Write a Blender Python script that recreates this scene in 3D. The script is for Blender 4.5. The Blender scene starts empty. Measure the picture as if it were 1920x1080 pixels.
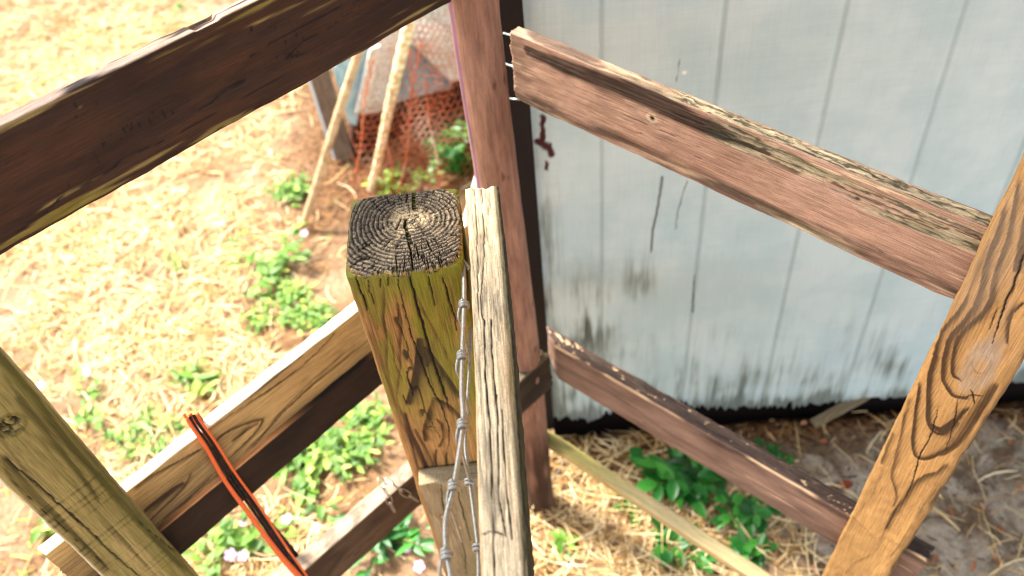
import bpy, math, random
import numpy as np
from mathutils import Matrix, Vector

# ------------------------------------------------------------------ camera, sky, sun, exposure
scene = bpy.context.scene
COL = scene.collection
FPX, CH = 1550.0, 1.9
nd = np.array([165.0, -1410.0, FPX]); nd /= np.linalg.norm(nd)
CF = np.array([0, math.sqrt(1 - nd[2] ** 2), -nd[2]])
_rz = -nd[0]; _ry = -_rz * CF[2] / CF[1]
CR = np.array([math.sqrt(1 - _rz * _rz - _ry * _ry), _ry, _rz]); CU = np.cross(CR, CF)
CC = np.array([0, 0, CH])
cam = bpy.data.cameras.new('camera'); camo = bpy.data.objects.new('camera', cam); COL.objects.link(camo)
camo.matrix_world = Matrix(((CR[0], CU[0], -CF[0], CC[0]), (CR[1], CU[1], -CF[1], CC[1]), (CR[2], CU[2], -CF[2], CC[2]), (0, 0, 0, 1)))
cam.sensor_width = 36.0; cam.lens = 36.0 * FPX / 1920.0
cam.clip_start = 0.02; cam.clip_end = 500
cam.dof.use_dof = True; cam.dof.focus_distance = 0.88; cam.dof.aperture_fstop = 3.9; cam.dof.aperture_blades = 7
scene.camera = camo

SUN_DIR = Vector((-0.62, 0.50, 1.05)).normalized()
world = bpy.data.worlds.new("World"); scene.world = world; world.use_nodes = True
wn = world.node_tree; bg = wn.nodes['Background']
sky = wn.nodes.new('ShaderNodeTexSky'); sky.sky_type = 'NISHITA'; sky.sun_disc = False
sky.sun_elevation = math.asin(SUN_DIR.z); sky.sun_rotation = math.atan2(SUN_DIR.x, SUN_DIR.y)
sky.air_density = 1.0; sky.dust_density = 3.0; sky.ozone_density = 1.0
hs = wn.nodes.new('ShaderNodeHueSaturation'); hs.inputs['Saturation'].default_value = 0.35
wn.links.new(sky.outputs[0], hs.inputs['Color']); wn.links.new(hs.outputs[0], bg.inputs[0]); bg.inputs[1].default_value = 0.15
sl = bpy.data.lights.new('sun', 'SUN'); sl.energy = 3.0; sl.angle = math.radians(9); sl.color = (1.0, 0.93, 0.82)
so = bpy.data.objects.new('sun', sl); COL.objects.link(so); so.rotation_euler = SUN_DIR.to_track_quat('Z', 'Y').to_euler()
scene.view_settings.view_transform = 'Standard'; scene.view_settings.look = 'None'
scene.view_settings.exposure = 2.08; scene.view_settings.gamma = 1.0
scene.render.engine = 'CYCLES'; scene.cycles.filter_width = 1.15

# ------------------------------------------------------------------ maths helpers
def ray(px, py): return CF + CR * (px - 960) / FPX + CU * (540 - py) / FPX
def Pz(px, py, z=0.0):
    d = ray(px, py); return CC + d * (z - CH) / d[2]
def Pp(px, py, P0, n):
    d = ray(px, py); t = ((np.array(P0, float) - CC) @ np.array(n, float)) / (d @ np.array(n, float)); return CC + d * t
def Py(px, py, Y):
    d = ray(px, py); return CC + d * (Y / d[1])
def sm(x, a, b):
    t = np.clip((x - a) / (b - a), 0, 1); return t * t * (3 - 2 * t)
_perm = np.random.RandomState(7).permutation(4096)
_grad = np.random.RandomState(8).normal(size=(4096, 3)); _grad /= np.linalg.norm(_grad, axis=1)[:, None]
def perlin(P, scale=(1, 1, 1), seed=0):
    P = np.asarray(P) * np.array(scale) + np.array([seed * 13.7, seed * 7.3, seed * 3.1])
    i = np.floor(P).astype(int); f = P - i
    u = f * f * f * (f * (f * 6 - 15) + 10)
    r = 0
    for dx in (0, 1):
        for dy in (0, 1):
            for dz in (0, 1):
                h = _perm[(_perm[(_perm[(i[..., 0] + dx) & 4095] + i[..., 1] + dy) & 4095] + i[..., 2] + dz) & 4095]
                g = _grad[h]
                dot = g[..., 0] * (f[..., 0] - dx) + g[..., 1] * (f[..., 1] - dy) + g[..., 2] * (f[..., 2] - dz)
                w = (u[..., 0] if dx else 1 - u[..., 0]) * (u[..., 1] if dy else 1 - u[..., 1]) * (u[..., 2] if dz else 1 - u[..., 2])
                r = r + w * dot
    return r * 1.6
def fbm(P, scale=(1, 1, 1), seed=0, oct=3, gain=0.5):
    r = 0; a = 1; s = np.array(scale, float)
    for k in range(oct):
        r = r + a * perlin(P, s, seed + k * 5); s = s * 2.03; a *= gain
    return r
def polydist(X, Z, pts):
    """distance to a polyline and the fraction along it"""
    best = np.full(X.shape, 9.0); fr = np.zeros(X.shape); n = len(pts) - 1
    for k in range(n):
        (ax, az), (bx, bz) = pts[k], pts[k + 1]
        dx, dz = bx - ax, bz - az; L2 = dx * dx + dz * dz + 1e-12
        t = np.clip(((X - ax) * dx + (Z - az) * dz) / L2, 0, 1)
        d = np.hypot(X - ax - t * dx, Z - az - t * dz)
        m = d < best; best = np.where(m, d, best); fr = np.where(m, (k + t) / n, fr)
    return best, fr

# ------------------------------------------------------------------ object helpers
def mk(name, V, F, mat=None, parent=None, attrs=None, smooth=True, M=None):
    V = np.asarray(V, dtype=np.float32)
    me = bpy.data.meshes.new(name)
    if isinstance(F, np.ndarray):
        nf, k = F.shape; me.vertices.add(len(V)); me.vertices.foreach_set('co', V.ravel())
        me.loops.add(nf * k); me.loops.foreach_set('vertex_index', F.astype(np.int32).ravel())
        me.polygons.add(nf); me.polygons.foreach_set('loop_start', np.arange(0, nf * k, k, dtype=np.int32))
        me.polygons.foreach_set('loop_total', np.full(nf, k, dtype=np.int32)); me.update(calc_edges=True)
    else:
        me.from_pydata(V.tolist(), [], F)
    me.validate()
    if attrs:
        for k, a in attrs.items():
            at = me.attributes.new(k, 'FLOAT', 'POINT'); at.data.foreach_set('value', np.asarray(a, dtype=np.float32))
    me.polygons.foreach_set('use_smooth', np.full(len(me.polygons), smooth)); me.update()
    o = bpy.data.objects.new(name, me); COL.objects.link(o)
    if mat: me.materials.append(mat)
    if parent is not None:
        o.parent = parent
    if M is not None: o.matrix_world = M
    return o
def tag(o, label=None, cat=None, group=None, kind=None):
    if label: o['label'] = label
    if cat: o['category'] = cat
    if group: o['group'] = group
    if kind: o['kind'] = kind
    return o
def empty(name, loc, label=None, cat=None, group=None):
    o = bpy.data.objects.new(name, None); COL.objects.link(o); o.location = loc; o.empty_display_size = 0.05
    return tag(o, label, cat, group)
def child(o, root):
    """parent keeping the world position; root is unrotated"""
    o.parent = root; o.matrix_parent_inverse = Matrix.Translation(-Vector(root.location)); return o
class MB:
    def __init__(s): s.v = []; s.f = []; s.n = 0; s.a = []
    def add(s, V, F, a=0.0):
        V = [tuple(map(float, p)) for p in V]
        s.v += V; s.f += [tuple(i + s.n for i in q) for q in F]; s.n += len(V); s.a += [a] * len(V)
    def build(s, name, mat, parent=None, smooth=True): return mk(name, np.array(s.v), s.f, mat, parent, {'rnd': s.a}, smooth)
    def box(s, c, ex, ey, ez, hx, hy, hz, a=0.0):
        c, ex, ey, ez = map(np.array, (c, ex, ey, ez)); V = []
        for sx in (-1, 1):
            for sy in (-1, 1):
                for sz in (-1, 1): V.append(c + ex * hx * sx + ey * hy * sy + ez * hz * sz)
        s.add(V, [(0, 1, 3, 2), (4, 6, 7, 5), (0, 4, 5, 1), (2, 3, 7, 6), (0, 2, 6, 4), (1, 5, 7, 3)], a)
    def tube(s, pts, r, n=8, closed=False, a=0.0, cap=True, flat=1.0, up=(0, 0, 1)):
        pts = [np.array(p, float) for p in pts]; K = len(pts); V = []; up = np.array(up, float)
        for k in range(K):
            t = pts[(k + 1) % K if closed else min(k + 1, K - 1)] - pts[(k - 1) % K if closed else max(k - 1, 0)]
            t = t / (np.linalg.norm(t) + 1e-9)
            x = np.cross(t, up)
            if np.linalg.norm(x) < 1e-3: x = np.cross(t, (1, 0, 0.01))
            x /= np.linalg.norm(x); y = np.cross(x, t); rr = r[k] if hasattr(r, '__len__') else r
            for j in range(n):
                th = 2 * math.pi * j / n; V.append(pts[k] + x * rr * math.cos(th) + y * rr * flat * math.sin(th))
        F = []
        for k in range(K if closed else K - 1):
            k2 = (k + 1) % K
            for j in range(n): F.append((k * n + j, k * n + (j + 1) % n, k2 * n + (j + 1) % n, k2 * n + j))
        if not closed and cap: F += [tuple(range(n))[::-1], tuple(range((K - 1) * n, K * n))]
        s.add(V, F, a)

# ------------------------------------------------------------------ node helpers
class T:
    def __init__(s, name):
        s.m = bpy.data.materials.new(name); s.m.use_nodes = True; s.t = s.m.node_tree; s.t.nodes.clear()
        s.out = s.t.nodes.new('ShaderNodeOutputMaterial'); s.b = s.t.nodes.new('ShaderNodeBsdfPrincipled')
        s.t.links.new(s.b.outputs[0], s.out.inputs[0])
    def n(s, ty): return s.t.nodes.new(ty)
    def put(s, inp, v):
        if hasattr(v, 'node'): s.t.links.new(v, inp)
        elif isinstance(v, (tuple, list)) and len(v) == 3 and inp.type == 'RGBA': inp.default_value = (*v, 1)
        else: inp.default_value = v
    def math(s, op, a, b=0.0, c=0.0, clamp=False):
        x = s.n('ShaderNodeMath'); x.operation = op; x.use_clamp = clamp
        s.put(x.inputs[0], a); s.put(x.inputs[1], b); s.put(x.inputs[2], c); return x.outputs[0]
    def attr(s, name):
        x = s.n('ShaderNodeAttribute'); x.attribute_name = name; return x.outputs['Fac']
    def co(s, scale=(1, 1, 1), gen=False, off=(0, 0, 0)):
        x = s.n('ShaderNodeTexCoord'); m = s.n('ShaderNodeMapping'); m.inputs['Scale'].default_value = scale; m.inputs['Location'].default_value = off
        s.t.links.new(x.outputs['Object'], m.inputs[0]); return m.outputs[0]
    def noise(s, v, sc=1.0, det=3.0, rough=0.5, dist=0.0):
        x = s.n('ShaderNodeTexNoise'); s.put(x.inputs['Vector'], v); x.inputs['Scale'].default_value = sc
        x.inputs['Detail'].default_value = det; x.inputs['Roughness'].default_value = rough; x.inputs['Distortion'].default_value = dist
        return x.outputs['Fac']
    def mix(s, f, a, b, mode='MIX'):
        x = s.n('ShaderNodeMix'); x.data_type = 'RGBA'; x.blend_type = mode
        s.put(x.inputs[0], f); s.put(x.inputs[6], a); s.put(x.inputs[7], b); return x.outputs[2]
    def rng(s, v, a, b, c=0.0, d=1.0, smooth=True):
        x = s.n('ShaderNodeMapRange'); x.interpolation_type = 'SMOOTHSTEP' if smooth else 'LINEAR'
        s.put(x.inputs[0], v); x.inputs[1].default_value = a; x.inputs[2].default_value = b
        x.inputs[3].default_value = c; x.inputs[4].default_value = d; return x.outputs[0]
    def scale(s, col, f):
        x = s.n('ShaderNodeVectorMath'); x.operation = 'SCALE'; s.put(x.inputs[0], col); s.put(x.inputs[3], f); return x.outputs[0]
    def ramp(s, f, stops):
        x = s.n('ShaderNodeValToRGB'); s.put(x.inputs[0], f); e = x.color_ramp.elements
        while len(e) < len(stops): e.new(0.5)
        for k, (p, c) in enumerate(stops): e[k].position = p; e[k].color = (*c, 1)
        return x.outputs[0]
    def bump(s, h, strength=0.5, dist=0.001, normal=None):
        x = s.n('ShaderNodeBump'); s.put(x.inputs['Height'], h); x.inputs['Strength'].default_value = strength; x.inputs['Distance'].default_value = dist
        if normal is not None: s.put(x.inputs['Normal'], normal)
        return x.outputs[0]
    def done(s, col, rough=0.8, nrm=None, spec=0.3, **k):
        s.put(s.b.inputs['Base Color'], col); s.put(s.b.inputs['Roughness'], rough); s.b.inputs['Specular IOR Level'].default_value = spec
        if nrm is not None: s.put(s.b.inputs['Normal'], nrm)
        for a, v in k.items(): s.put(s.b.inputs[a.replace('_', ' ')], v)
        return s.m

def lin(r, g, b):
    f = lambda c: ((c / 255 + 0.055) / 1.055) ** 2.4 if c > 10 else c / 255 / 12.92
    return (f(r), f(g), f(b))

def wood(name, light, dark, paint=None, paint2=None, moss=(0.05, 0.06, 0.008), blk=(0.018, 0.014, 0.011), weath_lit=None, fib=0.35,
         rough=0.75, fs=(7, 330, 330), spec=0.25, bumpd=0.0007, micro=0.35):
    m = T(name)
    fibre = m.noise(m.co(fs), 1.0, 3, 0.6, 0.15)
    coarse = m.noise(m.co((5, 28, 28)), 1.0, 3, 0.6)
    c = m.mix(m.rng(m.attr('g'), 0.0, 1.0, 0.0, 0.93), light, dark)
    fr = m.rng(fibre, 0.3, 0.7, 1 - fib, 1 + fib, False)
    c = m.scale(c, fr); c = m.scale(c, m.rng(coarse, 0.3, 0.7, 0.85, 1.15, False))
    if weath_lit: c = m.mix(m.attr('weath_lit'), c, m.scale(m.mix(fibre, tuple(x * 0.55 for x in weath_lit), tuple(x * 1.35 for x in weath_lit)), 1.0))
    if paint:
        pc = m.mix(m.rng(coarse, 0.35, 0.65), paint, paint2 or paint)
        pc = m.scale(pc, m.rng(fibre, 0.3, 0.7, 0.88, 1.1, False)); pc = m.scale(pc, m.math('SUBTRACT', 1.0, m.math('MULTIPLY', m.attr('g'), 0.22)))
        c = m.mix(m.attr('bare'), pc, c)
    c = m.mix(m.attr('moss'), c, m.scale(m.mix(fibre, tuple(x * 0.6 for x in moss), tuple(x * 1.5 for x in moss)), 1.0))
    c = m.mix(m.math('MULTIPLY', m.attr('blk'), m.rng(fibre, 0.25, 0.6, 1.0, 0.78, False)), c, blk)
    c = m.mix(m.attr('crk'), c, (0.006, 0.004, 0.003))
    fine = m.noise(m.co((fs[0] * 3, fs[1] * 2.2, fs[2] * 2.2)), 1.0, 4, 0.7, 0.2); spk = m.noise(m.co(), 620, 3, 0.7)
    c = m.scale(c, m.rng(fine, 0.32, 0.62, 1 - micro, 1 + micro * 0.45, False)); c = m.scale(c, m.rng(spk, 0.3, 0.7, 1 - micro * 0.35, 1 + micro * 0.35, False))
    fibre = m.math('ADD', fibre, m.math('MULTIPLY', fine, 0.8))
    h = m.math('ADD', m.math('MULTIPLY', fibre, 0.6), m.math('MULTIPLY', m.attr('g'), 0.35))
    nb = m.bump(h, 0.55, bumpd)
    return m.done(c, rough, nb, spec)

# ------------------------------------------------------------------ wooden members
def frame(A, B, up=(0, 0, 1)):
    A = np.array(A, float); B = np.array(B, float); L = np.linalg.norm(B - A); ex = (B - A) / L
    up = np.array(up, float); ez = up - ex * (up @ ex); ez /= np.linalg.norm(ez); ey = np.cross(ez, ex)
    return ex, ey, ez, L
class Member:
    mir = False
    """A board: local x along it, z across its height (0 at top edge, -h at bottom), y = 0 on the near face and t on the far one."""
    def __init__(s, A, B, h, t, up=(0, 0, 1)):
        s.A = np.array(A, float); s.ex, s.ey, s.ez, s.L = frame(A, B, up); s.h = h; s.t = t
        s.M = Matrix(((s.ex[0], s.ey[0], s.ez[0], s.A[0]), (s.ex[1], s.ey[1], s.ez[1], s.A[1]), (s.ex[2], s.ey[2], s.ez[2], s.A[2]), (0, 0, 0, 1)))
    def loc(s, px, py, y=0.0):
        P = Pp(px, py, s.A + s.ey * y, s.ey); d = P - s.A; zz = d @ s.ez; return (d @ s.ex, (-s.h - zz) if s.mir else zz)
    def build(s, name, mat, fields, parent=None, dx=0.003, ds=0.0025, r=0.003, jag=0.002, seed=1, edge=0.0012, warp=None, taper=None, mitre=0.0):
        h, t = s.h, s.t
        # rounded rectangle profile
        pts = []; nrm = []
        def arc(cy, cz, a0):
            k = 4
            for i in range(k + 1):
                a = a0 + i / k * math.pi / 2; pts.append((cy + r * math.cos(a), cz + r * math.sin(a))); nrm.append((math.cos(a), math.sin(a)))
        def seg(p, q, n):
            d = math.hypot(q[0] - p[0], q[1] - p[1]); k = max(1, int(d / ds))
            for i in range(1, k): pts.append((p[0] + (q[0] - p[0]) * i / k, p[1] + (q[1] - p[1]) * i / k)); nrm.append(n)
        arc(t - r, -r, 0); seg((t - r, 0), (r, 0), (0, 1)); arc(r, -r, math.pi / 2); seg((0, -r), (0, -h + r), (-1, 0))
        arc(r, -h + r, math.pi); seg((r, -h), (t - r, -h), (0, -1)); arc(t - r, -h + r, 1.5 * math.pi)
        # the far side: coarse
        for i in range(1, 8): pts.append((t, -h + r + (h - 2 * r) * i / 8)); nrm.append((1, 0))
        Q = np.array(pts); Nn = np.array(nrm); M_ = len(Q); K = max(2, int(s.L / dx) + 1); xs = np.linspace(0, s.L, K)
        P = np.zeros((K, M_, 3)); P[:, :, 0] = xs[:, None]; P[:, :, 1:] = Q[None]
        N = np.zeros((K, M_, 3)); N[:, :, 1:] = Nn[None]
        P = P.reshape(-1, 3); N = N.reshape(-1, 3)
        # ragged ends
        e = jag * (perlin(P, (0, 120, 120), seed + 3) + 0.6 * perlin(P, (0, 400, 400), seed + 4))
        w0 = np.clip(1 - P[:, 0] / (4 * jag + 1e-6), 0, 1); w1 = np.clip(1 - (s.L - P[:, 0]) / (4 * jag + 1e-6), 0, 1)
        A = fields(P, N)
        for k in ('g', 'crk', 'moss', 'bare', 'blk', 'weath_lit'):
            A.setdefault(k, np.zeros(len(P))); A[k] = np.clip(A[k] + np.zeros(len(P)), 0, 1)
        d = A.pop('d', 0) + edge * perlin(P, (14, 30, 30), seed + 9) + edge * 0.5 * perlin(P, (60, 60, 60), seed + 11)
        V = P + N * np.asarray(d).reshape(-1, 1) * np.ones((1, 1)); V[:, 0] += (w0 + w1) * e
        if taper is not None:
            k = taper(P[:, 0]); V[:, 2] = -h / 2 + (V[:, 2] + h / 2) * k
        if mitre: V[:, 0] -= mitre * np.clip(V[:, 1] / t, 0, 1) * np.clip(1 - P[:, 0] / 0.15, 0, 1)
        if warp is not None:
            wy, wz = warp(P[:, 0]); V[:, 1] += wy; V[:, 2] += wz
        idx = np.arange(K * M_).reshape(K, M_); a = idx[:-1]; b = idx[1:]
        F = np.stack([a, np.roll(a, -1, 1), np.roll(b, -1, 1), b], -1).reshape(-1, 4)
        # caps as rings shrinking to the centre
        VV = [V]; FF = [F]; n0 = len(V); AA = {k: [v] for k, v in A.items()}
        for end in (0, 1):
            ring = idx[0 if end == 0 else -1]; base = V[ring]; c = base.mean(0); prev = ring; R_ = 6
            for q in range(1, R_ + 1):
                f = 1 - q / R_ * 0.999; W = c + (base - c) * f
                W[:, 0] = base[:, 0] * f + c[0] * (1 - f) + jag * 0.6 * perlin(W, (0, 260, 260), seed + 5) * (1 if q < R_ else 0)
                cur = np.arange(n0, n0 + M_); n0 += M_; VV.append(W)
                AC = fields(W * [0, 1, 1] + [0 if end == 0 else s.L, 0, 0], np.tile([[-1.0 if end == 0 else 1.0, 0, 0]], (M_, 1)))
                for k in A: AA[k].append(np.clip(AC.get(k, np.zeros(M_)) + np.zeros(M_), 0, 1))
                q1 = np.stack([prev, cur, np.roll(cur, -1), np.roll(prev, -1)], -1)
                FF.append(q1 if end == 0 else q1[:, ::-1]); prev = cur
        V = np.concatenate(VV); F = np.concatenate(FF)
        A = {k: np.concatenate(v) for k, v in AA.items()}
        if s.mir: V[:, 2] = -h - V[:, 2]
        else: F = F[:, ::-1]
        o = mk(name, V, F, mat, None, A)
        o.matrix_world = s.M; s.o = o
        if parent is not None: child(o, parent)
        return o

def saw(ph, sharp=0.22):
    f = ph - np.floor(ph)                       # slow darkening into latewood, then a sharp edge back to light
    return np.where(f < 1 - sharp, np.clip((f / (1 - sharp)), 0, 1) ** 2.2, 1 - ((f - (1 - sharp)) / sharp))
def rings(P, cy, cz, freq, seed, warp=0.006, slope=0.0, knots=(), wx=3.0):
    x, y, z = P[:, 0], P[:, 1], P[:, 2]
    wy = warp * perlin(P, (wx, 3, 3), seed); wz = warp * perlin(P, (wx, 3, 3), seed + 1)
    r = np.hypot(y - cy + wy, z - cz + wz) + slope * x + warp * 0.25 * perlin(P, (wx * 5, 25, 25), seed + 2)
    for (kx, kz, sx, sz, a) in knots:
        r = r + a * np.exp(-((x - kx) / sx) ** 2 - ((z - kz) / sz) ** 2)
    return saw(r * freq)
def checks(P, seed, n=1.0, along=2.0, across=45.0, width=0.03, thr=0.1):
    """long thin drying cracks"""
    v = perlin(P, (along, across, across), seed) + 0.15 * perlin(P, (along * 9, across, across), seed + 1)
    m = sm(perlin(P, (along * 1.2, across * 0.4, across * 0.4), seed + 2), thr, thr + 0.25)
    return (1 - sm(np.abs(v), width * 0.4, width)) * m
def cracks(P, lst, L=None):
    """hand placed cracks: (points, width)"""
    c = np.zeros(len(P))
    for pts, w in lst:
        jit = 0.0011 * perlin(P, (55, 0, 0), 31) + 0.0005 * perlin(P, (200, 0, 0), 33)
        d, fr = polydist(P[:, 0], P[:, 2] + jit, pts)
        ww = w * np.sin(np.clip(fr, 0.02, 0.98) * math.pi) ** 0.5
        c = np.maximum(c, 1 - sm(d, ww * 0.45, ww))
    return c

def polysd(X, Z, pts):
    best = np.full(X.shape, 9.0); sg = np.ones(X.shape); fr = np.zeros(X.shape); n = len(pts) - 1
    for k in range(n):
        (ax, az), (bx, bz) = pts[k], pts[k + 1]
        dx, dz = bx - ax, bz - az; L2 = dx * dx + dz * dz + 1e-12
        t = np.clip(((X - ax) * dx + (Z - az) * dz) / L2, 0, 1)
        d = np.hypot(X - ax - t * dx, Z - az - t * dz); m = d < best
        best = np.where(m, d, best); sg = np.where(m, np.sign((X - ax) * dz - (Z - az) * dx), sg); fr = np.where(m, (k + t) / n, fr)
    return best * sg, fr
def smooth2(pts, k=4):
    p = [np.array(q, float) for q in pts]; out = []
    for i in range(len(p) - 1):
        a, b, c, d = p[max(i - 1, 0)], p[i], p[i + 1], p[min(i + 2, len(p) - 1)]
        for j in range(k):
            t = j / k; out.append(0.5 * ((2 * b) + (-a + c) * t + (2 * a - 5 * b + 4 * c - d) * t * t + (-a + 3 * b - 3 * c + d) * t ** 3))
    return [tuple(q) for q in out] + [tuple(p[-1])]
def grain(P, m, x0, y0, sc, lst, seed=40, k=2):
    """latewood bands along traced grain lines: (points, half width in mm, weight, side); one flank of a band is sharp, the other fades"""
    X = P[:, 0] + 0.0012 * perlin(P, (40, 60, 60), seed); Z = P[:, 2] + 0.0006 * perlin(P, (16, 30, 30), seed + 1) + 0.0003 * perlin(P, (60, 160, 160), seed + 2)
    g = np.zeros(len(P)); mod = 0.97 + 0.22 * perlin(P, (9, 60, 60), seed + 3)
    for pts, w, wt, side in lst:
        q = smooth2([m.loc(x0 + a / sc, y0 + b / sc) for a, b in pts], k)
        sd, fr = polysd(X, Z, q); sd = sd * side
        w = w * 0.0016 * (0.75 + 0.5 * np.sin(np.clip(fr, 0, 1) * math.pi))
        e = np.where(sd > 0, 1 - sm(sd, w * 0.2, w * 0.45), 0.72 * np.exp(-(sd / (w * 0.75)) ** 2) + 0.28 * np.exp(-(sd / (w * 2.6)) ** 2))
        taper = sm(fr, 0.0, 0.08) * (1 - sm(fr, 0.92, 1.0))
        g = np.maximum(g, e * wt * np.clip(mod, 0.4, 1.1) * taper)
    return g

# ------------------------------------------------------------------ materials
def mat_ground():
    m = T('sandy_soil'); co = m.co()
    a = m.noise(co, 2.2, 5, 0.6); b = m.noise(co, 60, 5, 0.7); c = m.noise(co, 320, 3, 0.6); e = m.noise(co, 9, 4, 0.65, 0.6)
    x = m.mix(m.rng(a, 0.38, 0.62), lin(190, 156, 124), lin(166, 128, 92))
    x = m.mix(m.rng(e, 0.48, 0.68), x, lin(136, 100, 70))
    x = m.mix(m.attr('grey'), x, m.mix(m.rng(e, 0.4, 0.6), lin(200, 182, 160), lin(128, 106, 84)))
    x = m.mix(m.attr('mulch_shade'), x, m.mix(m.rng(b, 0.35, 0.6), lin(50, 33, 23), lin(134, 94, 60)))
    x = m.scale(x, m.rng(b, 0.3, 0.7, 0.65, 1.25, False)); x = m.scale(x, m.rng(c, 0.3, 0.7, 0.75, 1.2, False))
    h = m.math('ADD', m.math('MULTIPLY', b, 1.0), m.math('MULTIPLY', c, 0.5))
    return m.done(x, 0.95, m.bump(h, 1.0, 0.02), 0.1)
M_ground = mat_ground()
def mat_rnd(name, stops, rough=0.7, spec=0.2, nscale=0, trans=0.0):
    m = T(name); c = m.ramp(m.attr('rnd'), stops)
    if nscale: c = m.scale(c, m.rng(m.noise(m.co(), nscale, 3, 0.6), 0.3, 0.7, 0.75, 1.25, False))
    m.done(c, rough, None, spec)
    if trans:
        tr = m.n('ShaderNodeBsdfTranslucent'); m.put(tr.inputs[0], c); ad = m.n('ShaderNodeMixShader'); ad.inputs[0].default_value = trans
        m.t.links.new(m.b.outputs[0], ad.inputs[1]); m.t.links.new(tr.outputs[0], ad.inputs[2]); m.t.links.new(ad.outputs[0], m.out.inputs[0])
    return m.m
M_straw = mat_rnd('dry_straw', [(0.0, lin(124, 88, 46)), (0.35, lin(184, 146, 88)), (0.65, lin(220, 192, 138)), (1.0, lin(236, 218, 176))], 0.6, 0.3, 0, 0.15)
M_litter = mat_rnd('bark_litter', [(0.0, lin(58, 38, 26)), (0.5, lin(112, 82, 60)), (1.0, lin(170, 140, 108))], 0.85, 0.1)
M_leaf = mat_rnd('weed_leaf', [(0.0, lin(50, 86, 24)), (0.5, lin(98, 142, 48)), (0.85, lin(152, 184, 76)), (1.0, lin(196, 200, 92))], 0.5, 0.35, 0, 0.3)
M_dleaf = mat_rnd('dark_leaf', [(0.0, lin(14, 62, 16)), (0.5, lin(30, 104, 30)), (1.0, lin(72, 148, 46))], 0.4, 0.45, 0, 0.25)
M_stem = mat_rnd('plant_stem', [(0.0, lin(96, 120, 52)), (1.0, lin(140, 86, 62))], 0.6, 0.2)
M_petal = mat_rnd('pink_petal', [(0.0, lin(222, 140, 204)), (1.0, lin(244, 206, 238))], 0.6, 0.2, 0, 0.3)
M_dead = mat_rnd('dead_leaf_skin', [(0.0, lin(112, 48, 26)), (0.5, lin(150, 92, 60)), (1.0, lin(190, 156, 124))], 0.7, 0.25, 200)
M_steel = T('galvanised_wire'); _n = M_steel.noise(M_steel.co(), 260, 3, 0.6)
M_steel = M_steel.done(M_steel.mix(_n, lin(112, 112, 106), lin(182, 182, 174)), 0.45, None, 0.5, Metallic=0.6)
M_chain = T('chain_steel').done(lin(176, 172, 164), 0.35, None, 0.5, Metallic=0.85)
M_nail = T('nail_steel').done(lin(170, 186, 188), 0.3, None, 0.5, Metallic=0.7)
M_dark = T('dark_void_wood').done(lin(46, 30, 32), 0.9, None, 0.1)

W_post = wood('post_wood', lin(156, 116, 68), lin(44, 23, 12), moss=lin(104, 106, 24), fib=0.3, weath_lit=lin(150, 120, 90))
W_grey = wood('weathered_top_wood', lin(216, 178, 128), lin(158, 114, 70), weath_lit=lin(220, 196, 158), moss=lin(58, 52, 22), fib=0.42, micro=0.6, bumpd=0.0012)
W_block = wood('grey_block_wood', lin(150, 128, 92), lin(120, 96, 66), moss=lin(88, 84, 40), fib=0.3, weath_lit=lin(150, 136, 110))
W_orange = wood('oiled_orange_wood', lin(192, 148, 90), lin(40, 20, 9), weath_lit=lin(172, 150, 124), moss=lin(90, 62, 20), fib=0.14, spec=0.4, rough=0.6)
W_left = wood('olive_post_wood', lin(156, 138, 88), lin(44, 36, 16), weath_lit=lin(214, 200, 168), moss=lin(92, 92, 30), fib=0.22)
W_l1 = wood('shaded_paint_wood', lin(132, 112, 70), lin(90, 72, 40), paint=lin(68, 42, 27), paint2=lin(48, 31, 22), weath_lit=lin(190, 160, 140), moss=lin(110, 100, 28), fib=0.28)  # same paint as the right rails, with shade put into its colour
W_l2 = wood('pine_rail_wood', lin(180, 150, 98), lin(50, 30, 15), weath_lit=lin(226, 214, 190), moss=lin(80, 60, 30), fib=0.2)
W_l2b = wood('dark_rail_wood', lin(42, 29, 21), lin(26, 18, 14), weath_lit=lin(210, 150, 96), fib=0.2)
W_l3 = wood('brown_rail_wood', lin(92, 72, 54), lin(64, 48, 36), weath_lit=lin(160, 140, 118), fib=0.25)
W_r1 = wood('terracotta_paint_wood', lin(222, 200, 160), lin(150, 128, 92), paint=lin(184, 148, 124), paint2=lin(162, 126, 104), micro=0.5, weath_lit=lin(176, 158, 128), moss=lin(120, 116, 84), blk=lin(9, 7, 6), fib=0.3)
W_r2 = wood('mauve_paint_wood', lin(214, 180, 140), lin(150, 120, 88), paint=lin(154, 124, 106), paint2=lin(120, 94, 80), weath_lit=lin(206, 180, 150), moss=lin(84, 70, 48), blk=lin(16, 11, 10), fib=0.28)
W_r3 = wood('yellow_lath_wood', lin(196, 166, 116), lin(150, 112, 66), moss=lin(150, 142, 54), weath_lit=lin(214, 200, 150), fib=0.15)
W_round = wood('terracotta_log_wood', lin(84, 56, 42), lin(56, 36, 27), paint=lin(160, 120, 98), paint2=lin(138, 100, 82), blk=lin(50, 34, 28), moss=lin(96, 60, 92), fib=0.12, fs=(5, 60, 60))

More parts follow.
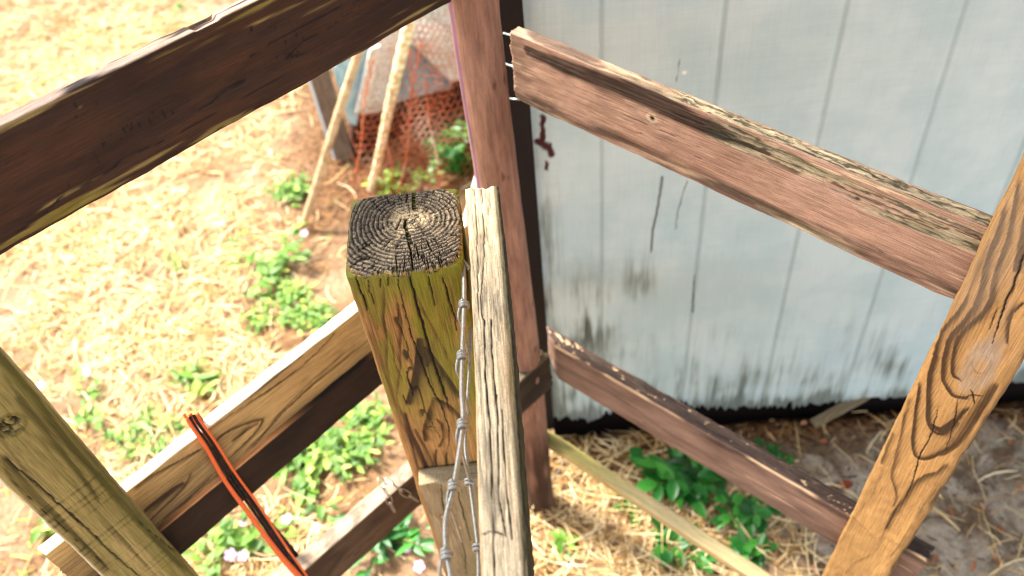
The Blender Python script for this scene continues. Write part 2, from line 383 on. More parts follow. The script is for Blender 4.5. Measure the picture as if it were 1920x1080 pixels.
# ------------------------------------------------------------------ ground
def ground_z(x, y):
    P = np.stack([x, y, 0 * x], -1)
    w = np.clip(1 - (np.hypot(x, y - 1.5) - 4) / 4, 0, 1)
    z = 0.02 * perlin(P, (1.3, 1.3, 1), 1) + 0.008 * perlin(P, (6, 6, 1), 2) + 0.003 * perlin(P, (25, 25, 1), 3)
    return z * w - 0.004 - 0.085 * sm(y + 0.05 * x, 1.165, 1.26) * sm(x, -0.05, 0.12)
def axis(lo, hi, near_lo, near_hi, d):
    a = np.arange(near_lo, near_hi, d); out = [near_hi]; st = d
    while out[-1] < hi: st *= 1.25; out.append(out[-1] + st)
    lo_ = [near_lo]; st = d
    while lo_[-1] > lo: st *= 1.25; lo_.append(lo_[-1] - st)
    return np.concatenate([np.array(lo_[:0:-1]), a, np.array(out)])
gx = axis(-80, 80, -3.4, 1.8, 0.016); gy = axis(-60, 110, 0.2, 4.6, 0.016)
GX, GY = np.meshgrid(gx, gy, indexing='ij'); GZ = ground_z(GX.ravel(), GY.ravel())
idx = np.arange(GX.size).reshape(GX.shape)
GF = np.stack([idx[:-1, :-1], idx[1:, :-1], idx[1:, 1:], idx[:-1, 1:]], -1).reshape(-1, 4)
_P = np.stack([GX.ravel(), GY.ravel(), 0 * GZ], -1)
def greyness(x, y):
    P = np.stack([x, y, 0 * x], -1)
    e = x - 0.46 + 0.35 * (y - 0.95) + 0.12 * perlin(P, (3, 3, 1), 5)
    return sm(e, -0.06, 0.14) * sm(y, 0.1, 0.3) * (1 - sm(x, 2.6, 3.4))
def mulch_and_shade(x, y):
    P = np.stack([x, y, 0 * x], -1)
    m1 = sm(y - 1.75 - 0.35 * (x + 0.6) + 0.2 * perlin(P, (2, 2, 1), 9), 0.0, 0.5) * sm(x, -0.95, -0.6) * (1 - sm(y, 3.4, 4))
    m2 = np.exp(-((x - 0.2) / 0.4) ** 2 - ((y - 1.1) / 0.16) ** 2) + 1.4 * sm(y + 0.05 * x + 0.03 * perlin(P, (9, 9, 1), 10), 1.05, 1.17) * sm(x, 0.0, 0.1)  # second term darkens the wall foot: shade of the gap painted in
    return np.clip(m1 * 0.85 + m2 * 0.7, 0, 1)
ground = mk('ground', np.stack([GX.ravel(), GY.ravel(), GZ], -1), GF, M_ground, None,
            {'grey': greyness(GX.ravel(), GY.ravel()), 'mulch_shade': mulch_and_shade(GX.ravel(), GY.ravel())})
tag(ground, kind='structure')

# ------------------------------------------------------------------ straw
def strands(name, xy, length, width, mat, seed, lift=0.012, curl=0.5, rnd=None, stiff=4):
    rs = np.random.RandomState(seed); n = len(xy); K = stiff
    th = rs.uniform(0, 2 * np.pi, n); L = length * rs.lognormal(0, 0.45, n); cv = rs.normal(0, curl, n)
    t = np.linspace(-0.5, 0.5, K + 1)
    ang = th[:, None] + cv[:, None] * t[None] * 2
    step = L[:, None] / K
    X = np.cumsum(np.cos(ang) * step, 1); Y = np.cumsum(np.sin(ang) * step, 1)
    X = X - X.mean(1, keepdims=True) + xy[:, 0:1]; Y = Y - Y.mean(1, keepdims=True) + xy[:, 1:2]
    base = ground_z(X.ravel(), Y.ravel()).reshape(X.shape)
    h0 = np.abs(rs.normal(0, lift, n)); tilt = rs.normal(0, 0.16, n)
    Z = base + 0.003 + h0[:, None] + np.abs(tilt[:, None] * (t[None] + 0.2) * L[:, None] * 0.8) + 0.1 * L[:, None] * (0.25 - t[None] ** 2) * rs.uniform(0, 1, n)[:, None]
    nx, ny = -np.sin(ang), np.cos(ang); w = width * rs.uniform(0.5, 1.4, n)[:, None] * (1 - 0.5 * (2 * t[None]) ** 4) * 0.5
    rz = rs.uniform(-0.7, 0.7, n)[:, None]
    A = np.stack([X + nx * w, Y + ny * w, Z + w * rz], -1); B = np.stack([X - nx * w, Y - ny * w, Z - w * rz], -1)
    V = np.stack([A, B], 2).reshape(-1, 3)
    i = np.arange(n * (K + 1) * 2).reshape(n, K + 1, 2)
    F = np.stack([i[:, :-1, 0], i[:, 1:, 0], i[:, 1:, 1], i[:, :-1, 1]], -1).reshape(-1, 4)
    r = rs.uniform(0, 1, n) if rnd is None else rnd(xy, rs)
    return mk(name, V, F, mat, None, {'rnd': np.repeat(r, (K + 1) * 2)}, smooth=True)
rs = np.random.RandomState(3)
def scatter(n, x0, x1, y0, y1, dens, seed):
    r = np.random.RandomState(seed); p = np.stack([r.uniform(x0, x1, n), r.uniform(y0, y1, n)], -1)
    return p[r.uniform(0, 1, n) < dens(p[:, 0], p[:, 1])]
def d_left(x, y):
    P = np.stack([x, y, 0 * x], -1)
    c = -0.02 + 1.05 * perlin(P, (2.4, 2.4, 1), 21) + 0.5 * perlin(P, (7, 7, 1), 22)
    near = sm(-x - 0.25 * (y - 1.2), 0.2, 1.0)         # thicker to the left
    c = c + near * 0.75 - 0.2
    return np.clip(c, 0.02, 1) * (1 - greyness(x, y)) * (1 - 0.75 * mulch_and_shade(x, y)) * np.where((y > 1.2) & (x > -0.05), 0, 1)
P1 = scatter(150000, -3.2, 0.3, 0.2, 4.4, d_left, 11)
def d_right(x, y):
    P = np.stack([x, y, 0 * x], -1)
    return np.clip(0.75 + 0.6 * perlin(P, (5, 5, 1), 23), 0, 1) * (1 - 0.93 * greyness(x, y)) * (1 - sm(y, 1.0, 1.2) * 0.8)
P2 = scatter(22000, -0.15, 1.9, 0.2, 1.2, d_right, 12)
straw = strands('straw', np.concatenate([P1, P2]), 0.060, 0.0026, M_straw, 5, 0.013, 0.42)
tag(straw, 'dry yellow straw spread over the sandy ground', 'straw', kind='stuff')
P3 = scatter(15000, -1.2, 2.0, 0.2, 4.2, lambda x, y: np.clip(greyness(x, y) * 0.8 + mulch_and_shade(x, y) * 0.9, 0, 1) * np.where((y > 1.25) & (x > 0.0), 0, 1), 14)
litter = strands('bark_litter', P3, 0.014, 0.0045, M_litter, 6, 0.002, 0.3, stiff=2)
tag(litter, 'brown bark crumbs and dirt scattered on the sand', 'litter', kind='stuff')

M_grass = mat_rnd('young_grass', [(0.0, lin(110, 136, 48)), (0.6, lin(150, 164, 70)), (1.0, lin(190, 186, 96))], 0.6, 0.2, 0, 0.25)
def d_grass(x, y):
    P = np.stack([x, y, 0 * x], -1)
    return np.clip(1.1 * fbm(P, (1.6, 1.6, 1), 24, 3) - 0.12 + 0.3 * sm(y, 2.2, 3.6), 0, 1) * sm(-x, 0.45, 0.9) 
PG = scatter(13000, -3.2, -0.4, 0.8, 4.4, d_grass, 15)
grass = strands('grass', PG, 0.035, 0.0035, M_grass, 16, 0.014, 0.5)
tag(grass, 'faint yellow green grass coming up through the straw', 'grass', kind='stuff')

# ------------------------------------------------------------------ shed
shed = empty('shed', (0.9, 1.3, 0), 'pale grey green painted shed wall with grooved siding and rotten lower edge', 'shed')
WY, WX0, WX1 = 1.235, 0.045, 3.2
def build_siding():
    xs = np.concatenate([np.arange(WX0, 1.75, 0.0022), np.arange(1.75, WX1, 0.02)])
    zt = np.concatenate([np.arange(0, 1.25, 0.004), np.arange(1.25, 2.3, 0.02)])
    X, U = np.meshgrid(xs, zt, indexing='ij'); x = X.ravel(); u = U.ravel()
    P = np.stack([x, 0 * x, 0 * x], -1)
    bot = 0.045 + 0.014 * perlin(P, (5, 1, 1), 41) + 0.030 * np.abs(perlin(P, (45, 1, 1), 42)) * (1 - sm(x, 0.75, 1.0) * 0.6) + 0.018 * perlin(P, (160, 1, 1), 43) * (1 - sm(x, 0.7, 1.0) * 0.65)
    bot -= 0.03 * np.exp(-((x - 0.16) / 0.05) ** 2) ; bot += 0.035 * np.exp(-((x - 0.36) / 0.05) ** 2)
    z = bot + u * (1 - bot / 2.3)
    y = WY - 0.06 * np.clip(1 - z / 1.3, 0, 1) * sm(x, 0.1, 0.9) - 0.02 * np.clip(1 - z / 1.3, 0, 1)
    g = np.zeros_like(x)
    for k in range(0, 16):
        c = 0.199 + 0.2055 * k
        d = np.abs(x - c); q = 1 - sm(d, 0.003, 0.0052); g = np.maximum(g, q)
    y += 0.004 * g * (0.75 + 0.25 * perlin(np.stack([x, z, 0 * x], -1), (40, 6, 1), 44))
    Q = np.stack([x, z, 0 * x], -1)
    y += 0.0005 * perlin(Q, (120, 8, 1), 45)
    # hand placed marks
    def wl(px, py): p = Py(px, py, WY); return (p[0], p[2])
    crk = np.zeros_like(x); rust = np.zeros_like(x)
    for pts, w in (([wl(1240, 325), wl(1232, 375), wl(1222, 420), wl(1218, 462)], 0.0035), ([wl(1285, 330), wl(1268, 385), wl(1264, 420)], 0.0016), ([wl(1298, 505), wl(1294, 570)], 0.0025),
                   ([wl(1273, 108), wl(1266, 150)], 0.0010)):
        d, fr = polydist(x + 0.0012 * perlin(Q, (30, 60, 1), 46), z, pts)
        crk = np.maximum(crk, (1 - sm(d, w * 0.4, w)) * sm(perlin(Q, (20, 40, 1), 47), -0.95, -0.35) * 0.85)
    for pts, w in (([wl(1017, 215), wl(1017, 262)], 0.006), ([wl(1010, 262), wl(1026, 272)], 0.010), ([wl(1030, 268), wl(1033, 288)], 0.006), ([wl(1022, 300), wl(1026, 314)], 0.004)):
        d, fr = polydist(x + 0.004 * perlin(Q, (60, 60, 1), 48), z, pts); rust = np.maximum(rust, 1 - sm(d, w * 0.6, w))
    st = 0.6 * fbm(Q, (44, 3.4, 1), 49, 4, 0.65) + 0.55 * fbm(Q, (9, 7, 1), 51, 3)
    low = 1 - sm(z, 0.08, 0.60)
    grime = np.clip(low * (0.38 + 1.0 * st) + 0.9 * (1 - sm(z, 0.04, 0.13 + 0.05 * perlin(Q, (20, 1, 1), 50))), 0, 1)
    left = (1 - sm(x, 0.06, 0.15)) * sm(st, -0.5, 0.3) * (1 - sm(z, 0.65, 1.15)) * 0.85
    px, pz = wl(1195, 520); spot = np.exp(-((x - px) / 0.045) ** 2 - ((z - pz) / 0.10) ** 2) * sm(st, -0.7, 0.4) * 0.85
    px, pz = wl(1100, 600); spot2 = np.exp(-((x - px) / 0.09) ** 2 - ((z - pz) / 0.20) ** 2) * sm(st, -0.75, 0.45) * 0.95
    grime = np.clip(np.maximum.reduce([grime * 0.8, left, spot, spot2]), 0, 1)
    idx = np.arange(X.size).reshape(X.shape)
    F = np.stack([idx[:-1, :-1], idx[1:, :-1], idx[1:, 1:], idx[:-1, 1:]], -1).reshape(-1, 4)
    V = np.stack([x, y, z], -1)
    # give the sheet its thickness at bottom and back
    n = len(V); Vb = V + [0, 0.012, 0]; b0 = idx[:, 0]
    Fb = np.stack([b0[:-1], b0[1:] + n, b0[1:], b0[:-1]], -1)[:, [0, 0, 0, 0]]
    Fs = np.stack([b0[:-1], b0[:-1] + n, b0[1:] + n, b0[1:]], -1)
    VV = np.concatenate([V, Vb]); FF = np.concatenate([F, F[:, ::-1] + n, Fs])
    m = T('siding_paint'); 
    wv = m.noise(m.co((330, 20, 12)), 1, 4, 0.6); wh = m.noise(m.co((14, 20, 380)), 1, 4, 0.6); big = m.noise(m.co(), 5, 4, 0.6)
    weave = m.math('ADD', wv, wh)
    c = m.mix(m.rng(big, 0.35, 0.65), lin(180, 198, 196), lin(197, 210, 206))
    c = m.scale(c, m.rng(weave, 0.75, 1.25, 0.95, 1.04, False))
    c = m.mix(m.math('MULTIPLY', m.attr('gr'), 0.22), c, lin(112, 126, 122))
    gm = m.rng(m.math('ADD', m.attr('grime'), m.math('MULTIPLY', m.math('SUBTRACT', wv, 0.5), 0.9)), 0.0, 1.15)
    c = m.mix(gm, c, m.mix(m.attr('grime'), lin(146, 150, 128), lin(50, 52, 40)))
    c = m.mix(m.attr('rust'), c, lin(64, 26, 26)); c = m.mix(m.attr('crk'), c, lin(62, 48, 30))
    mt = m.done(c, 0.7, m.bump(weave, 0.45, 0.0016), 0.25)
    at = {k: np.concatenate([v, v]) for k, v in dict(gr=g, grime=grime, crk=crk, rust=rust).items()}
    return child(mk('siding', VV, FF, mt, None, at), shed)
build_siding()
def plain(name, c, parent, root, hx, hy, hz, mat, label=None):
    b = MB(); b.box(c, (1, 0, 0), (0, 1, 0), (0, 0, 1), hx, hy, hz); o = b.build(name, mat, None, False); child(o, root)
    if label: o['label'] = label
    return o
M_trim = T('purple_black_trim').done(lin(12, 5, 10), 0.6, None, 0.3)
M_side = T('shed_side_paint').done(lin(170, 184, 182), 0.8, None, 0.2)
M_roof = T('roof_shingle'); _n = M_roof.noise(M_roof.co(), 60, 4, 0.6); M_roof = M_roof.done(M_roof.mix(_n, lin(70, 66, 62), lin(120, 114, 106)), 0.9, None, 0.1)
M_sill = T('shaded_sill_wood'); _n = M_sill.noise(M_sill.co((6, 60, 60)), 1, 3, 0.6); M_sill = M_sill.done(M_sill.mix(_n, lin(12, 8, 8), lin(30, 20, 18)), 0.9, None, 0.1)  # near-black: shade of the gap under the siding put into the colour
plain('corner_trim', (0.022, 1.232, 1.16), None, shed, 0.047, 0.022, 1.155, M_trim, 'dark purple corner board')
b = MB()
for (xa, ya, xb, yb) in ((0.07, 1.246, 0.92, 1.192), (0.92, 1.192, 3.2, 1.190)):
    d = np.array([xb - xa, yb - ya, 0.0]); l = np.linalg.norm(d); d /= l; b.box(((xa + xb) / 2, (ya + yb) / 2, 0.03), d, (-d[1], d[0], 0), (0, 0, 1), l / 2, 0.012, 0.11)
child(b.build('gap_shade_sill', M_sill, None, False), shed)
plain('side_wall', (0.062, 2.1, 1.16), None, shed, 0.01, 0.83, 1.15, M_side)
plain('side_wall', (3.19, 2.1, 1.16), None, shed, 0.01, 0.83, 1.15, M_side)
plain('back_wall', (1.63, 2.94, 1.16), None, shed, 1.57, 0.01, 1.15, M_side)
rb = MB()
rb.box((0.95, 0.78, 2.56), (1, 0, 0), (0, 0.995, 0.1), (0, -0.1, 0.995), 2.10, 0.52, 0.02)  # unseen overhang added to shade the posts and rails
rb.box((1.63, 2.20, 2.76), (1, 0, 0), (0, 0.985, 0.17), (0, -0.17, 0.985), 1.72, 1.0, 0.03); child(rb.build('roof_and_shade_overhang', M_roof, None, False), shed)
p = Py(1283, 135, WY - 0.004); nb = MB(); nb.tube([p + [0, 0.004, 0], p - [0, 0.002, 0], p - [0, 0.003, 0]], [0.0042, 0.0045, 0.002], 12); child(nb.build('nail_head', T('white_nail').done(lin(236, 232, 222), 0.5), None), shed)

# ------------------------------------------------------------------ round corner post
RX, RY, RR = 0.008, 1.0, 0.0335
def build_round():
    K, M_ = 420, 96; zs = np.linspace(-0.05, 2.02, K); th = np.linspace(0, 2 * np.pi, M_, endpoint=False)
    Z, TH = np.meshgrid(zs, th, indexing='ij'); z = Z.ravel(); t = TH.ravel()
    Q = np.stack([z, np.cos(t) * 0.03, np.sin(t) * 0.03], -1)
    r = RR + 0.0012 * perlin(Q, (6, 20, 20), 61) + 0.0005 * perlin(Q, (30, 60, 60), 62)
    crk = checks(Q, 63, 1, 2.2, 60, 0.05, 0.15)
    r -= 0.0018 * crk
    cx = RX - 0.0145 * sm(z, 0.4, 1.35); V = np.stack([np.cos(t) * r, np.sin(t) * r, z], -1)
    V[:, 0] += cx - RX
    side = np.cos(t - math.radians(205)) 
    moss = 0.8 * sm(side, 0.975, 0.995) * sm(z, 0.55, 0.62)          # strip of purple paint on the left side
    bare = (1 - sm(z, 0.24, 0.46)) * sm(perlin(Q, (9, 50, 50), 64), -0.7, 0.0)
    g = 0.5 + 0.5 * perlin(Q, (4, 70, 70), 65)
    idx = np.arange(K * M_).reshape(K, M_); a, b = idx[:-1], idx[1:]
    F = np.stack([a, np.roll(a, -1, 1), np.roll(b, -1, 1), b], -1).reshape(-1, 4)
    n = len(V); V = np.concatenate([V, [[0, 0, 2.02]]]); cap = np.stack([idx[-1], np.roll(idx[-1], -1), np.full(M_, n), np.full(M_, n)], -1)
    F = [tuple(q) for q in F.tolist()] + [tuple(q[:3]) for q in cap.tolist()]
    ap = lambda v: np.append(np.clip(v, 0, 1), 0)
    fl = np.clip(sm(perlin(Q, (25, 90, 90), 66), 0.62, 0.7), 0, 1)
    # local x is the fibre axis in the wood material, so lay the mesh along x and stand it up
    W = np.stack([V[:, 2], V[:, 1], -V[:, 0]], -1)
    o = mk('round_post', W, F, W_round, None, dict(g=ap(g), crk=ap(crk * 0.7), moss=ap(moss), bare=ap(bare + fl * 0.7), blk=ap(0.6 * (1 - sm(z, 0.02, 0.3)))))
    # local x -> world z, local y -> world y, local z -> world -x
    o.matrix_world = Matrix(((0, 0, -1, RX), (0, 1, 0, RY), (1, 0, 0, 0), (0, 0, 0, 1)))
    return tag(o, 'round terracotta painted log post at the corner beside the shed', 'fence post')
build_round()

# ------------------------------------------------------------------ left rails
eL = np.array([0.752, 0.659, 0]); eL /= np.linalg.norm(eL)
def on_line(P, e, d): return np.array(P, float) + e * d
def rail_root(name, label): pass

# L1 : top rail, brown paint darkened to stand for shade
A1 = Pz(0, 237, 1.495); B1 = Pz(467, 7, 1.495); e = (B1 - A1) / np.linalg.norm(B1 - A1)
m1 = Member(A1 - e * 0.22, A1 + e * 0.52, 0.114, 0.019)
def f1(P, N):
    x, y, z = P[:, 0], P[:, 1], P[:, 2]; top = sm(N[:, 2], 0.3, 0.9); front = sm(-N[:, 1], 0.5, 0.9)
    g = rings(P, 0.25, -0.04, 70, 71, 0.02, 0.03)
    n = perlin(P, (9, 160, 160), 72); n2 = fbm(P, (5, 26, 26), 73, 3)
    edge = np.maximum(1 - sm(-z, 0.0, 0.022), sm(-z, 0.085, 0.114) * 1.0)
    bare = sm(n + 0.5 * n2 + 0.55 * edge, 0.72, 0.95)
    bare = np.maximum(bare, top * sm(fbm(P, (12, 90, 90), 74, 3), -0.35, 0.2))
    knock = sm(perlin(P, (22, 140, 140), 76), 0.78, 0.84)
    moss = edge * sm(n2 + 0.3 * n, -0.15, 0.45) * front * 0.75 * bare
    crk = checks(P, 75, 1, 3, 55, 0.03, 0.12) * 0.9
    nick = (1 - sm(np.abs(perlin(P, (130, 14, 14), 77)), 0.0, 0.05)) * sm(perlin(P, (14, 40, 40), 78), 0.52, 0.6) * front
    blk = front * sm(fbm(P, (3, 22, 22), 79, 3), -0.2, 0.8) * 0.45
    chip = sm(perlin(P, (22, 8, 0), 80), 0.25, 0.5) * 0.004 * sm(N[:, 2], 0.1, 0.8)
    return dict(g=g, bare=np.clip(bare + knock * 0.6, 0, 1), moss=moss, crk=np.maximum(crk, nick), weath_lit=top, blk=blk * (1 - bare), d=-0.0012 * crk - chip - 0.0004 * bare)
o = m1.build('fence_rail', W_l1, f1, None, 0.0022, 0.0018, 0.003, 0.002, 71)
tag(o, 'top left fence rail, a painted board with shade in its dark colour and mossy flaking edges', 'fence rail')

# L2 : middle rail, light pine board
A2 = Pz(236, 923, 0.959); B2 = Pz(621, 622, 0.959); e = (B2 - A2) / np.linalg.norm(B2 - A2)
_l2 = (Pz(75, 1030, 0.959) - A2) @ e
m2 = Member(A2 + e * _l2, A2 + e * 0.66, 0.103, 0.02)
kx2 = m2.loc(440, 800)[0]
l2gr = [([(440, 655), (400, 600), (430, 545), (520, 500), (602, 478), (560, 540), (500, 600), (440, 655)], 2.6, 0.85, 1), ([(470, 575), (540, 520), (590, 490)], 4.0, 0.7, 1), ([(860, 100), (830, 130), (700, 260), (560, 370), (420, 460), (250, 580), (100, 700)], 2.2, 0.85, 1),
        ([(900, 110), (870, 150), (760, 260), (600, 370), (420, 490), (330, 560)], 1.8, 0.75, 1), ([(1060, 130), (900, 260), (760, 380), (640, 500), (540, 620)], 2.2, 0.75, -1), ([(1070, 190), (920, 320), (800, 420), (660, 560), (520, 690)], 2.0, 0.8, -1), ([(1020, 140), (850, 280), (720, 400), (600, 540), (520, 620)], 1.6, 0.65, -1),
        ([(360, 590), (250, 650), (150, 705), (60, 770)], 3.0, 0.8, 1), ([(285, 735), (200, 790), (100, 865)], 6.0, 0.95, 1), ([(310, 690), (275, 760), (180, 850), (90, 940)], 2.6, 0.7, 1), ([(400, 700), (300, 800), (180, 900)], 2.4, 0.6, -1), ([(820, 110), (700, 225), (560, 340), (420, 425)], 1.3, 0.6, 1),
        ([(300, 560), (180, 640), (60, 730)], 2.4, 0.6, 1)]
def f2(P, N):
    x, y, z = P[:, 0], P[:, 1], P[:, 2]; top = sm(N[:, 2], 0.3, 0.9)
    # cathedral grain : nested arrow heads pointing along the board
    zz = z + 0.055 + 0.01 * perlin(P, (3, 2, 2), 81)
    u = np.hypot(zz * 1.0, 0.012) * 1.0 + 0.12 * (x - kx2) + 0.004 * perlin(P, (10, 20, 20), 82) + y * 0.8
    ft = sm(-N[:, 1], 0.2, 0.7); g = saw(u * 110, 0.25) * (0.9 - 0.62 * ft) + grain(P, m2, 220, 570, 2.204, l2gr, 370) * ft
    crk = checks(P, 83, 1, 3, 60, 0.03, 0.25)
    blk = 0.5 * (1 - sm(x, m2.loc(330, 850)[0], m2.loc(480, 760)[0])) * sm(-z, 0.0, 0.06) + 0.35 * sm(-z, 0.075, 0.1) * sm(fbm(P, (4, 30, 30), 84), -0.4, 0.4)  # first term darkens the left lower part: shade painted into the rail
    return dict(g=g, crk=crk, weath_lit=top * 0.95, blk=np.maximum(blk, sm(P[:, 0], m2.L - 0.25, m2.L) * 0.0), d=-0.001 * crk - 0.0004 * g + 0.002 * top * perlin(P, (30, 30, 30), 85))
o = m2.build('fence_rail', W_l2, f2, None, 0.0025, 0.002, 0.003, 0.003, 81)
tag(o, 'pale pine middle left rail with arrow shaped grain under the orange strap', 'fence rail')
# dark board fixed below it
m2b = Member(m2.A + np.array([0, 0, -0.101]) - m2.ey * 0.010 + m2.ex * 0.02, m2.A + m2.ex * (m2.L - 0.0) + np.array([0, 0, -0.101]) - m2.ey * 0.010, 0.078, 0.025)
def f2b(P, N):
    g = rings(P, 0.2, -0.03, 90, 86, 0.02, 0.05); top = sm(N[:, 2], 0.2, 0.8)
    pt = sm(perlin(P, (5, 5, 5), 87), -0.5, 0.1)
    blk = top * (1 - pt) * 0.9 + 0.35 * sm(fbm(P, (3, 20, 20), 88), -0.3, 0.6) * (1 - top)
    return dict(g=g, weath_lit=top * pt, blk=blk, crk=checks(P, 89, 1, 3, 60, 0.03, 0.2) * 0.8)  # orange top edge: light falling on it painted into the colour
o = m2b.build('fence_rail', W_l2b, f2b, None, 0.004, 0.003, 0.003, 0.003, 86)
tag(o, 'dark brown board fixed directly below the pale pine rail', 'fence rail')

# L3 : lower rail with the chain, ends behind the right lower rail
A3 = Pz(600, 1045, 0.584); B3 = Pz(770, 905, 0.584); e = (B3 - A3) / np.linalg.norm(B3 - A3)
B3e = Pz(1030, 668, 0.600); e3 = (B3e - A3); e3[2] = 0.0; 
m3 = Member(A3 - (B3e - A3) / np.linalg.norm(B3e - A3) * 0.3, B3e, 0.106, 0.032)
def f3(P, N):
    top = sm(N[:, 2], 0.3, 0.9); g = rings(P, 0.2, -0.05, 60, 91, 0.02, 0.04)
    endr = sm(P[:, 0], m3.L - 0.14, m3.L - 0.05)
    blk = 0.3 * (1 - top) * sm(fbm(P, (4, 25, 25), 92), -0.3, 0.6)
    blk = np.maximum(blk, endr * (1 - 0.8 * top) * 0.85)
    bl2 = top * sm(fbm(P, (30, 60, 60), 93), -0.1, 0.5) * 0.6
    return dict(g=g, weath_lit=top * (1 - endr * 0.5), blk=np.maximum(blk, bl2), moss=endr * top * 0.4, crk=checks(P, 94, 1, 3, 60, 0.03, 0.2), d=endr * top * 0.003 * perlin(P, (60, 90, 90), 95))
o = m3.build('fence_rail', W_l3, f3, None, 0.003, 0.003, 0.003, 0.004, 91)
tag(o, 'lower left brown rail with a short steel chain hung over it', 'fence rail')
# splinters at its broken end
sp = MB(); rr_ = random.Random(5)
for k in range(9):
    q = Vector(m3.M @ Vector((m3.L - 0.012 - rr_.uniform(0, 0.03), rr_.uniform(0.002, 0.03), 0.0)))
    d = Vector((rr_.uniform(-0.1, 0.5), rr_.uniform(-0.1, 0.4), rr_.uniform(0.5, 1))).normalized() * rr_.uniform(0.01, 0.03)
    sp.tube([q - d * 0.3, q + d * 0.4, q + d], [0.0022, 0.0018, 0.0003], 5)
spo = sp.build('splinters', T('fresh_splinter').done(lin(214, 176, 112), 0.8), None); child(spo, o) ; spo.parent = o; spo.matrix_parent_inverse = o.matrix_world.inverted()

# ------------------------------------------------------------------ right rails
# R1
Ar = Pz(987, 72, 1.29); Br = Pz(1853, 425, 1.29); e = (Br - Ar) / np.linalg.norm(Br - Ar)
mr1 = Member(Ar - e * 0.031, Br + e * 0.075, 0.114, 0.02)
kn = mr1.loc(1222, 222)
stA = [mr1.loc(*q) for q in ((990, 92), (1100, 140), (1230, 190), (1330, 240), (1440, 290))]
stB = [mr1.loc(*q) for q in ((1340, 240), (1480, 305), (1620, 372), (1760, 425), (1850, 460))]
def fr1(P, N):
    x, y, z = P[:, 0], P[:, 1], P[:, 2]; top = sm(N[:, 2], 0.3, 0.9); front = sm(-N[:, 1], 0.5, 0.9); bot = sm(-N[:, 2], 0.2, 0.7)
    L = mr1.L; n = perlin(P, (8, 170, 170), 101); n2 = fbm(P, (6, 40, 40), 102, 3)
    g = rings(P, 0.3, -0.05, 90, 103, 0.03, 0.02, [(kn[0], kn[1], 0.03, 0.012, 0.012)])
    xr = x / L
    dA, fA = polydist(x, z + 0.004 * n2, stA); dB, fB = polydist(x, z + 0.006 * n2, stB)
    wA = 0.012 * np.sin(np.clip(fA * 0.9 + 0.12, 0, 1) * math.pi) + 0.003
    blk = np.clip((1 - sm(dA + 0.003 * fbm(P, (18, 200, 200), 113, 3), wA * 0.6, wA * 1.35)) * 1.1, 0, 1)
    rot = (1 - sm(dB, 0.010 + 0.006 * n2, 0.018)) * sm(xr, 0.36, 0.5) * (1 - sm(xr, 0.97, 1.0))
    rotn = sm(fbm(P, (26, 150, 150), 104, 3), -0.25, 0.25)
    topwear = top * sm(xr, 0.30, 0.42)
    bare = np.maximum.reduce([rot * sm(n2 + 0.6 * n, -0.6, 0.2), topwear, top * sm(n, 0.1, 0.5) * 0.7])
    # pale scratches
    scr = sm(perlin(P, (14, 330, 330), 105) + 0.35 * n2, 0.62, 0.76) * front
    scr2 = sm(perlin(P, (10, 260, 260), 106), 0.66, 0.74) * front * sm(xr, 0.45, 0.8)
    low = sm(-z, 0.096, 0.107) * sm(n + 0.7 * n2, -0.05, 0.3)
    kd = np.hypot((x - kn[0]) * 0.8, z - kn[1]); kr = (1 - sm(np.abs(kd - 0.0055), 0.0012, 0.0022)); kh = 1 - sm(kd, 0.002, 0.0035)
    bare = np.clip(np.maximum.reduce([bare, scr * 0.8, scr2 * 0.7, low, kr * 0.9]), 0, 1)
    lowb = sm(-z, 0.084, 0.098) * (1 - 0.5 * sm(-z, 0.106, 0.113)) * sm(fbm(P, (7, 60, 60), 107, 4), -0.45, 0.2) * 0.85
    tb = top * ((1 - sm(xr, 0.3, 0.4)) * sm(fbm(P, (9, 30, 30), 108), -0.35, 0.0) * 0.85 + sm(xr, 0.3, 0.4) * sm(fbm(P, (26, 260, 260), 109, 4, 0.65), -0.15, 0.3) * 0.95)
    rb_ = rot * sm(fbm(P, (20, 240, 240), 110, 4, 0.65), -0.1, 0.35) * 0.9
    rd = (1 - sm(xr, 0.0, 0.05)) * 0.3
    cracksm = np.maximum(checks(P, 111, 1, 4, 70, 0.03, 0.25) * 0.7, kh)
    d = -0.0022 * rot * rotn - topwear * (0.0015 + 0.003 * sm(fbm(P, (40, 120, 120), 112, 3), -0.2, 0.5)) - 0.0012 * cracksm - 0.0004 * bare - low * 0.001
    return dict(g=np.clip(g * 0.55 + (1 - front) * 0.1, 0, 1), bare=bare, blk=np.maximum.reduce([blk, lowb, tb, rb_, rd]), moss=rot * sm(n2, -0.2, 0.5) * 0.7, weath_lit=np.maximum(topwear, rot) * 0.6, crk=cracksm, d=d)
o = mr1.build('fence_rail', W_r1, fr1, None, 0.0018, 0.0016, 0.003, 0.003, 101)
tag(o, 'upper right terracotta rail with rotten top edge in front of the shed wall', 'fence rail')
for k, (px, py, qx, qy) in enumerate(((944, 62, 972, 70), (946, 119, 972, 128), (952, 184, 974, 187))):
    a = Pp(qx, qy, mr1.A + mr1.ey * 0.012, mr1.ey); b = Pp(px, py, mr1.A + mr1.ey * 0.012, mr1.ey)
    nb = MB(); nb.tube([b, a], 0.0015, 8); n_ = nb.build('nail', M_nail, None); n_.parent = o; n_.matrix_parent_inverse = o.matrix_world.inverted()

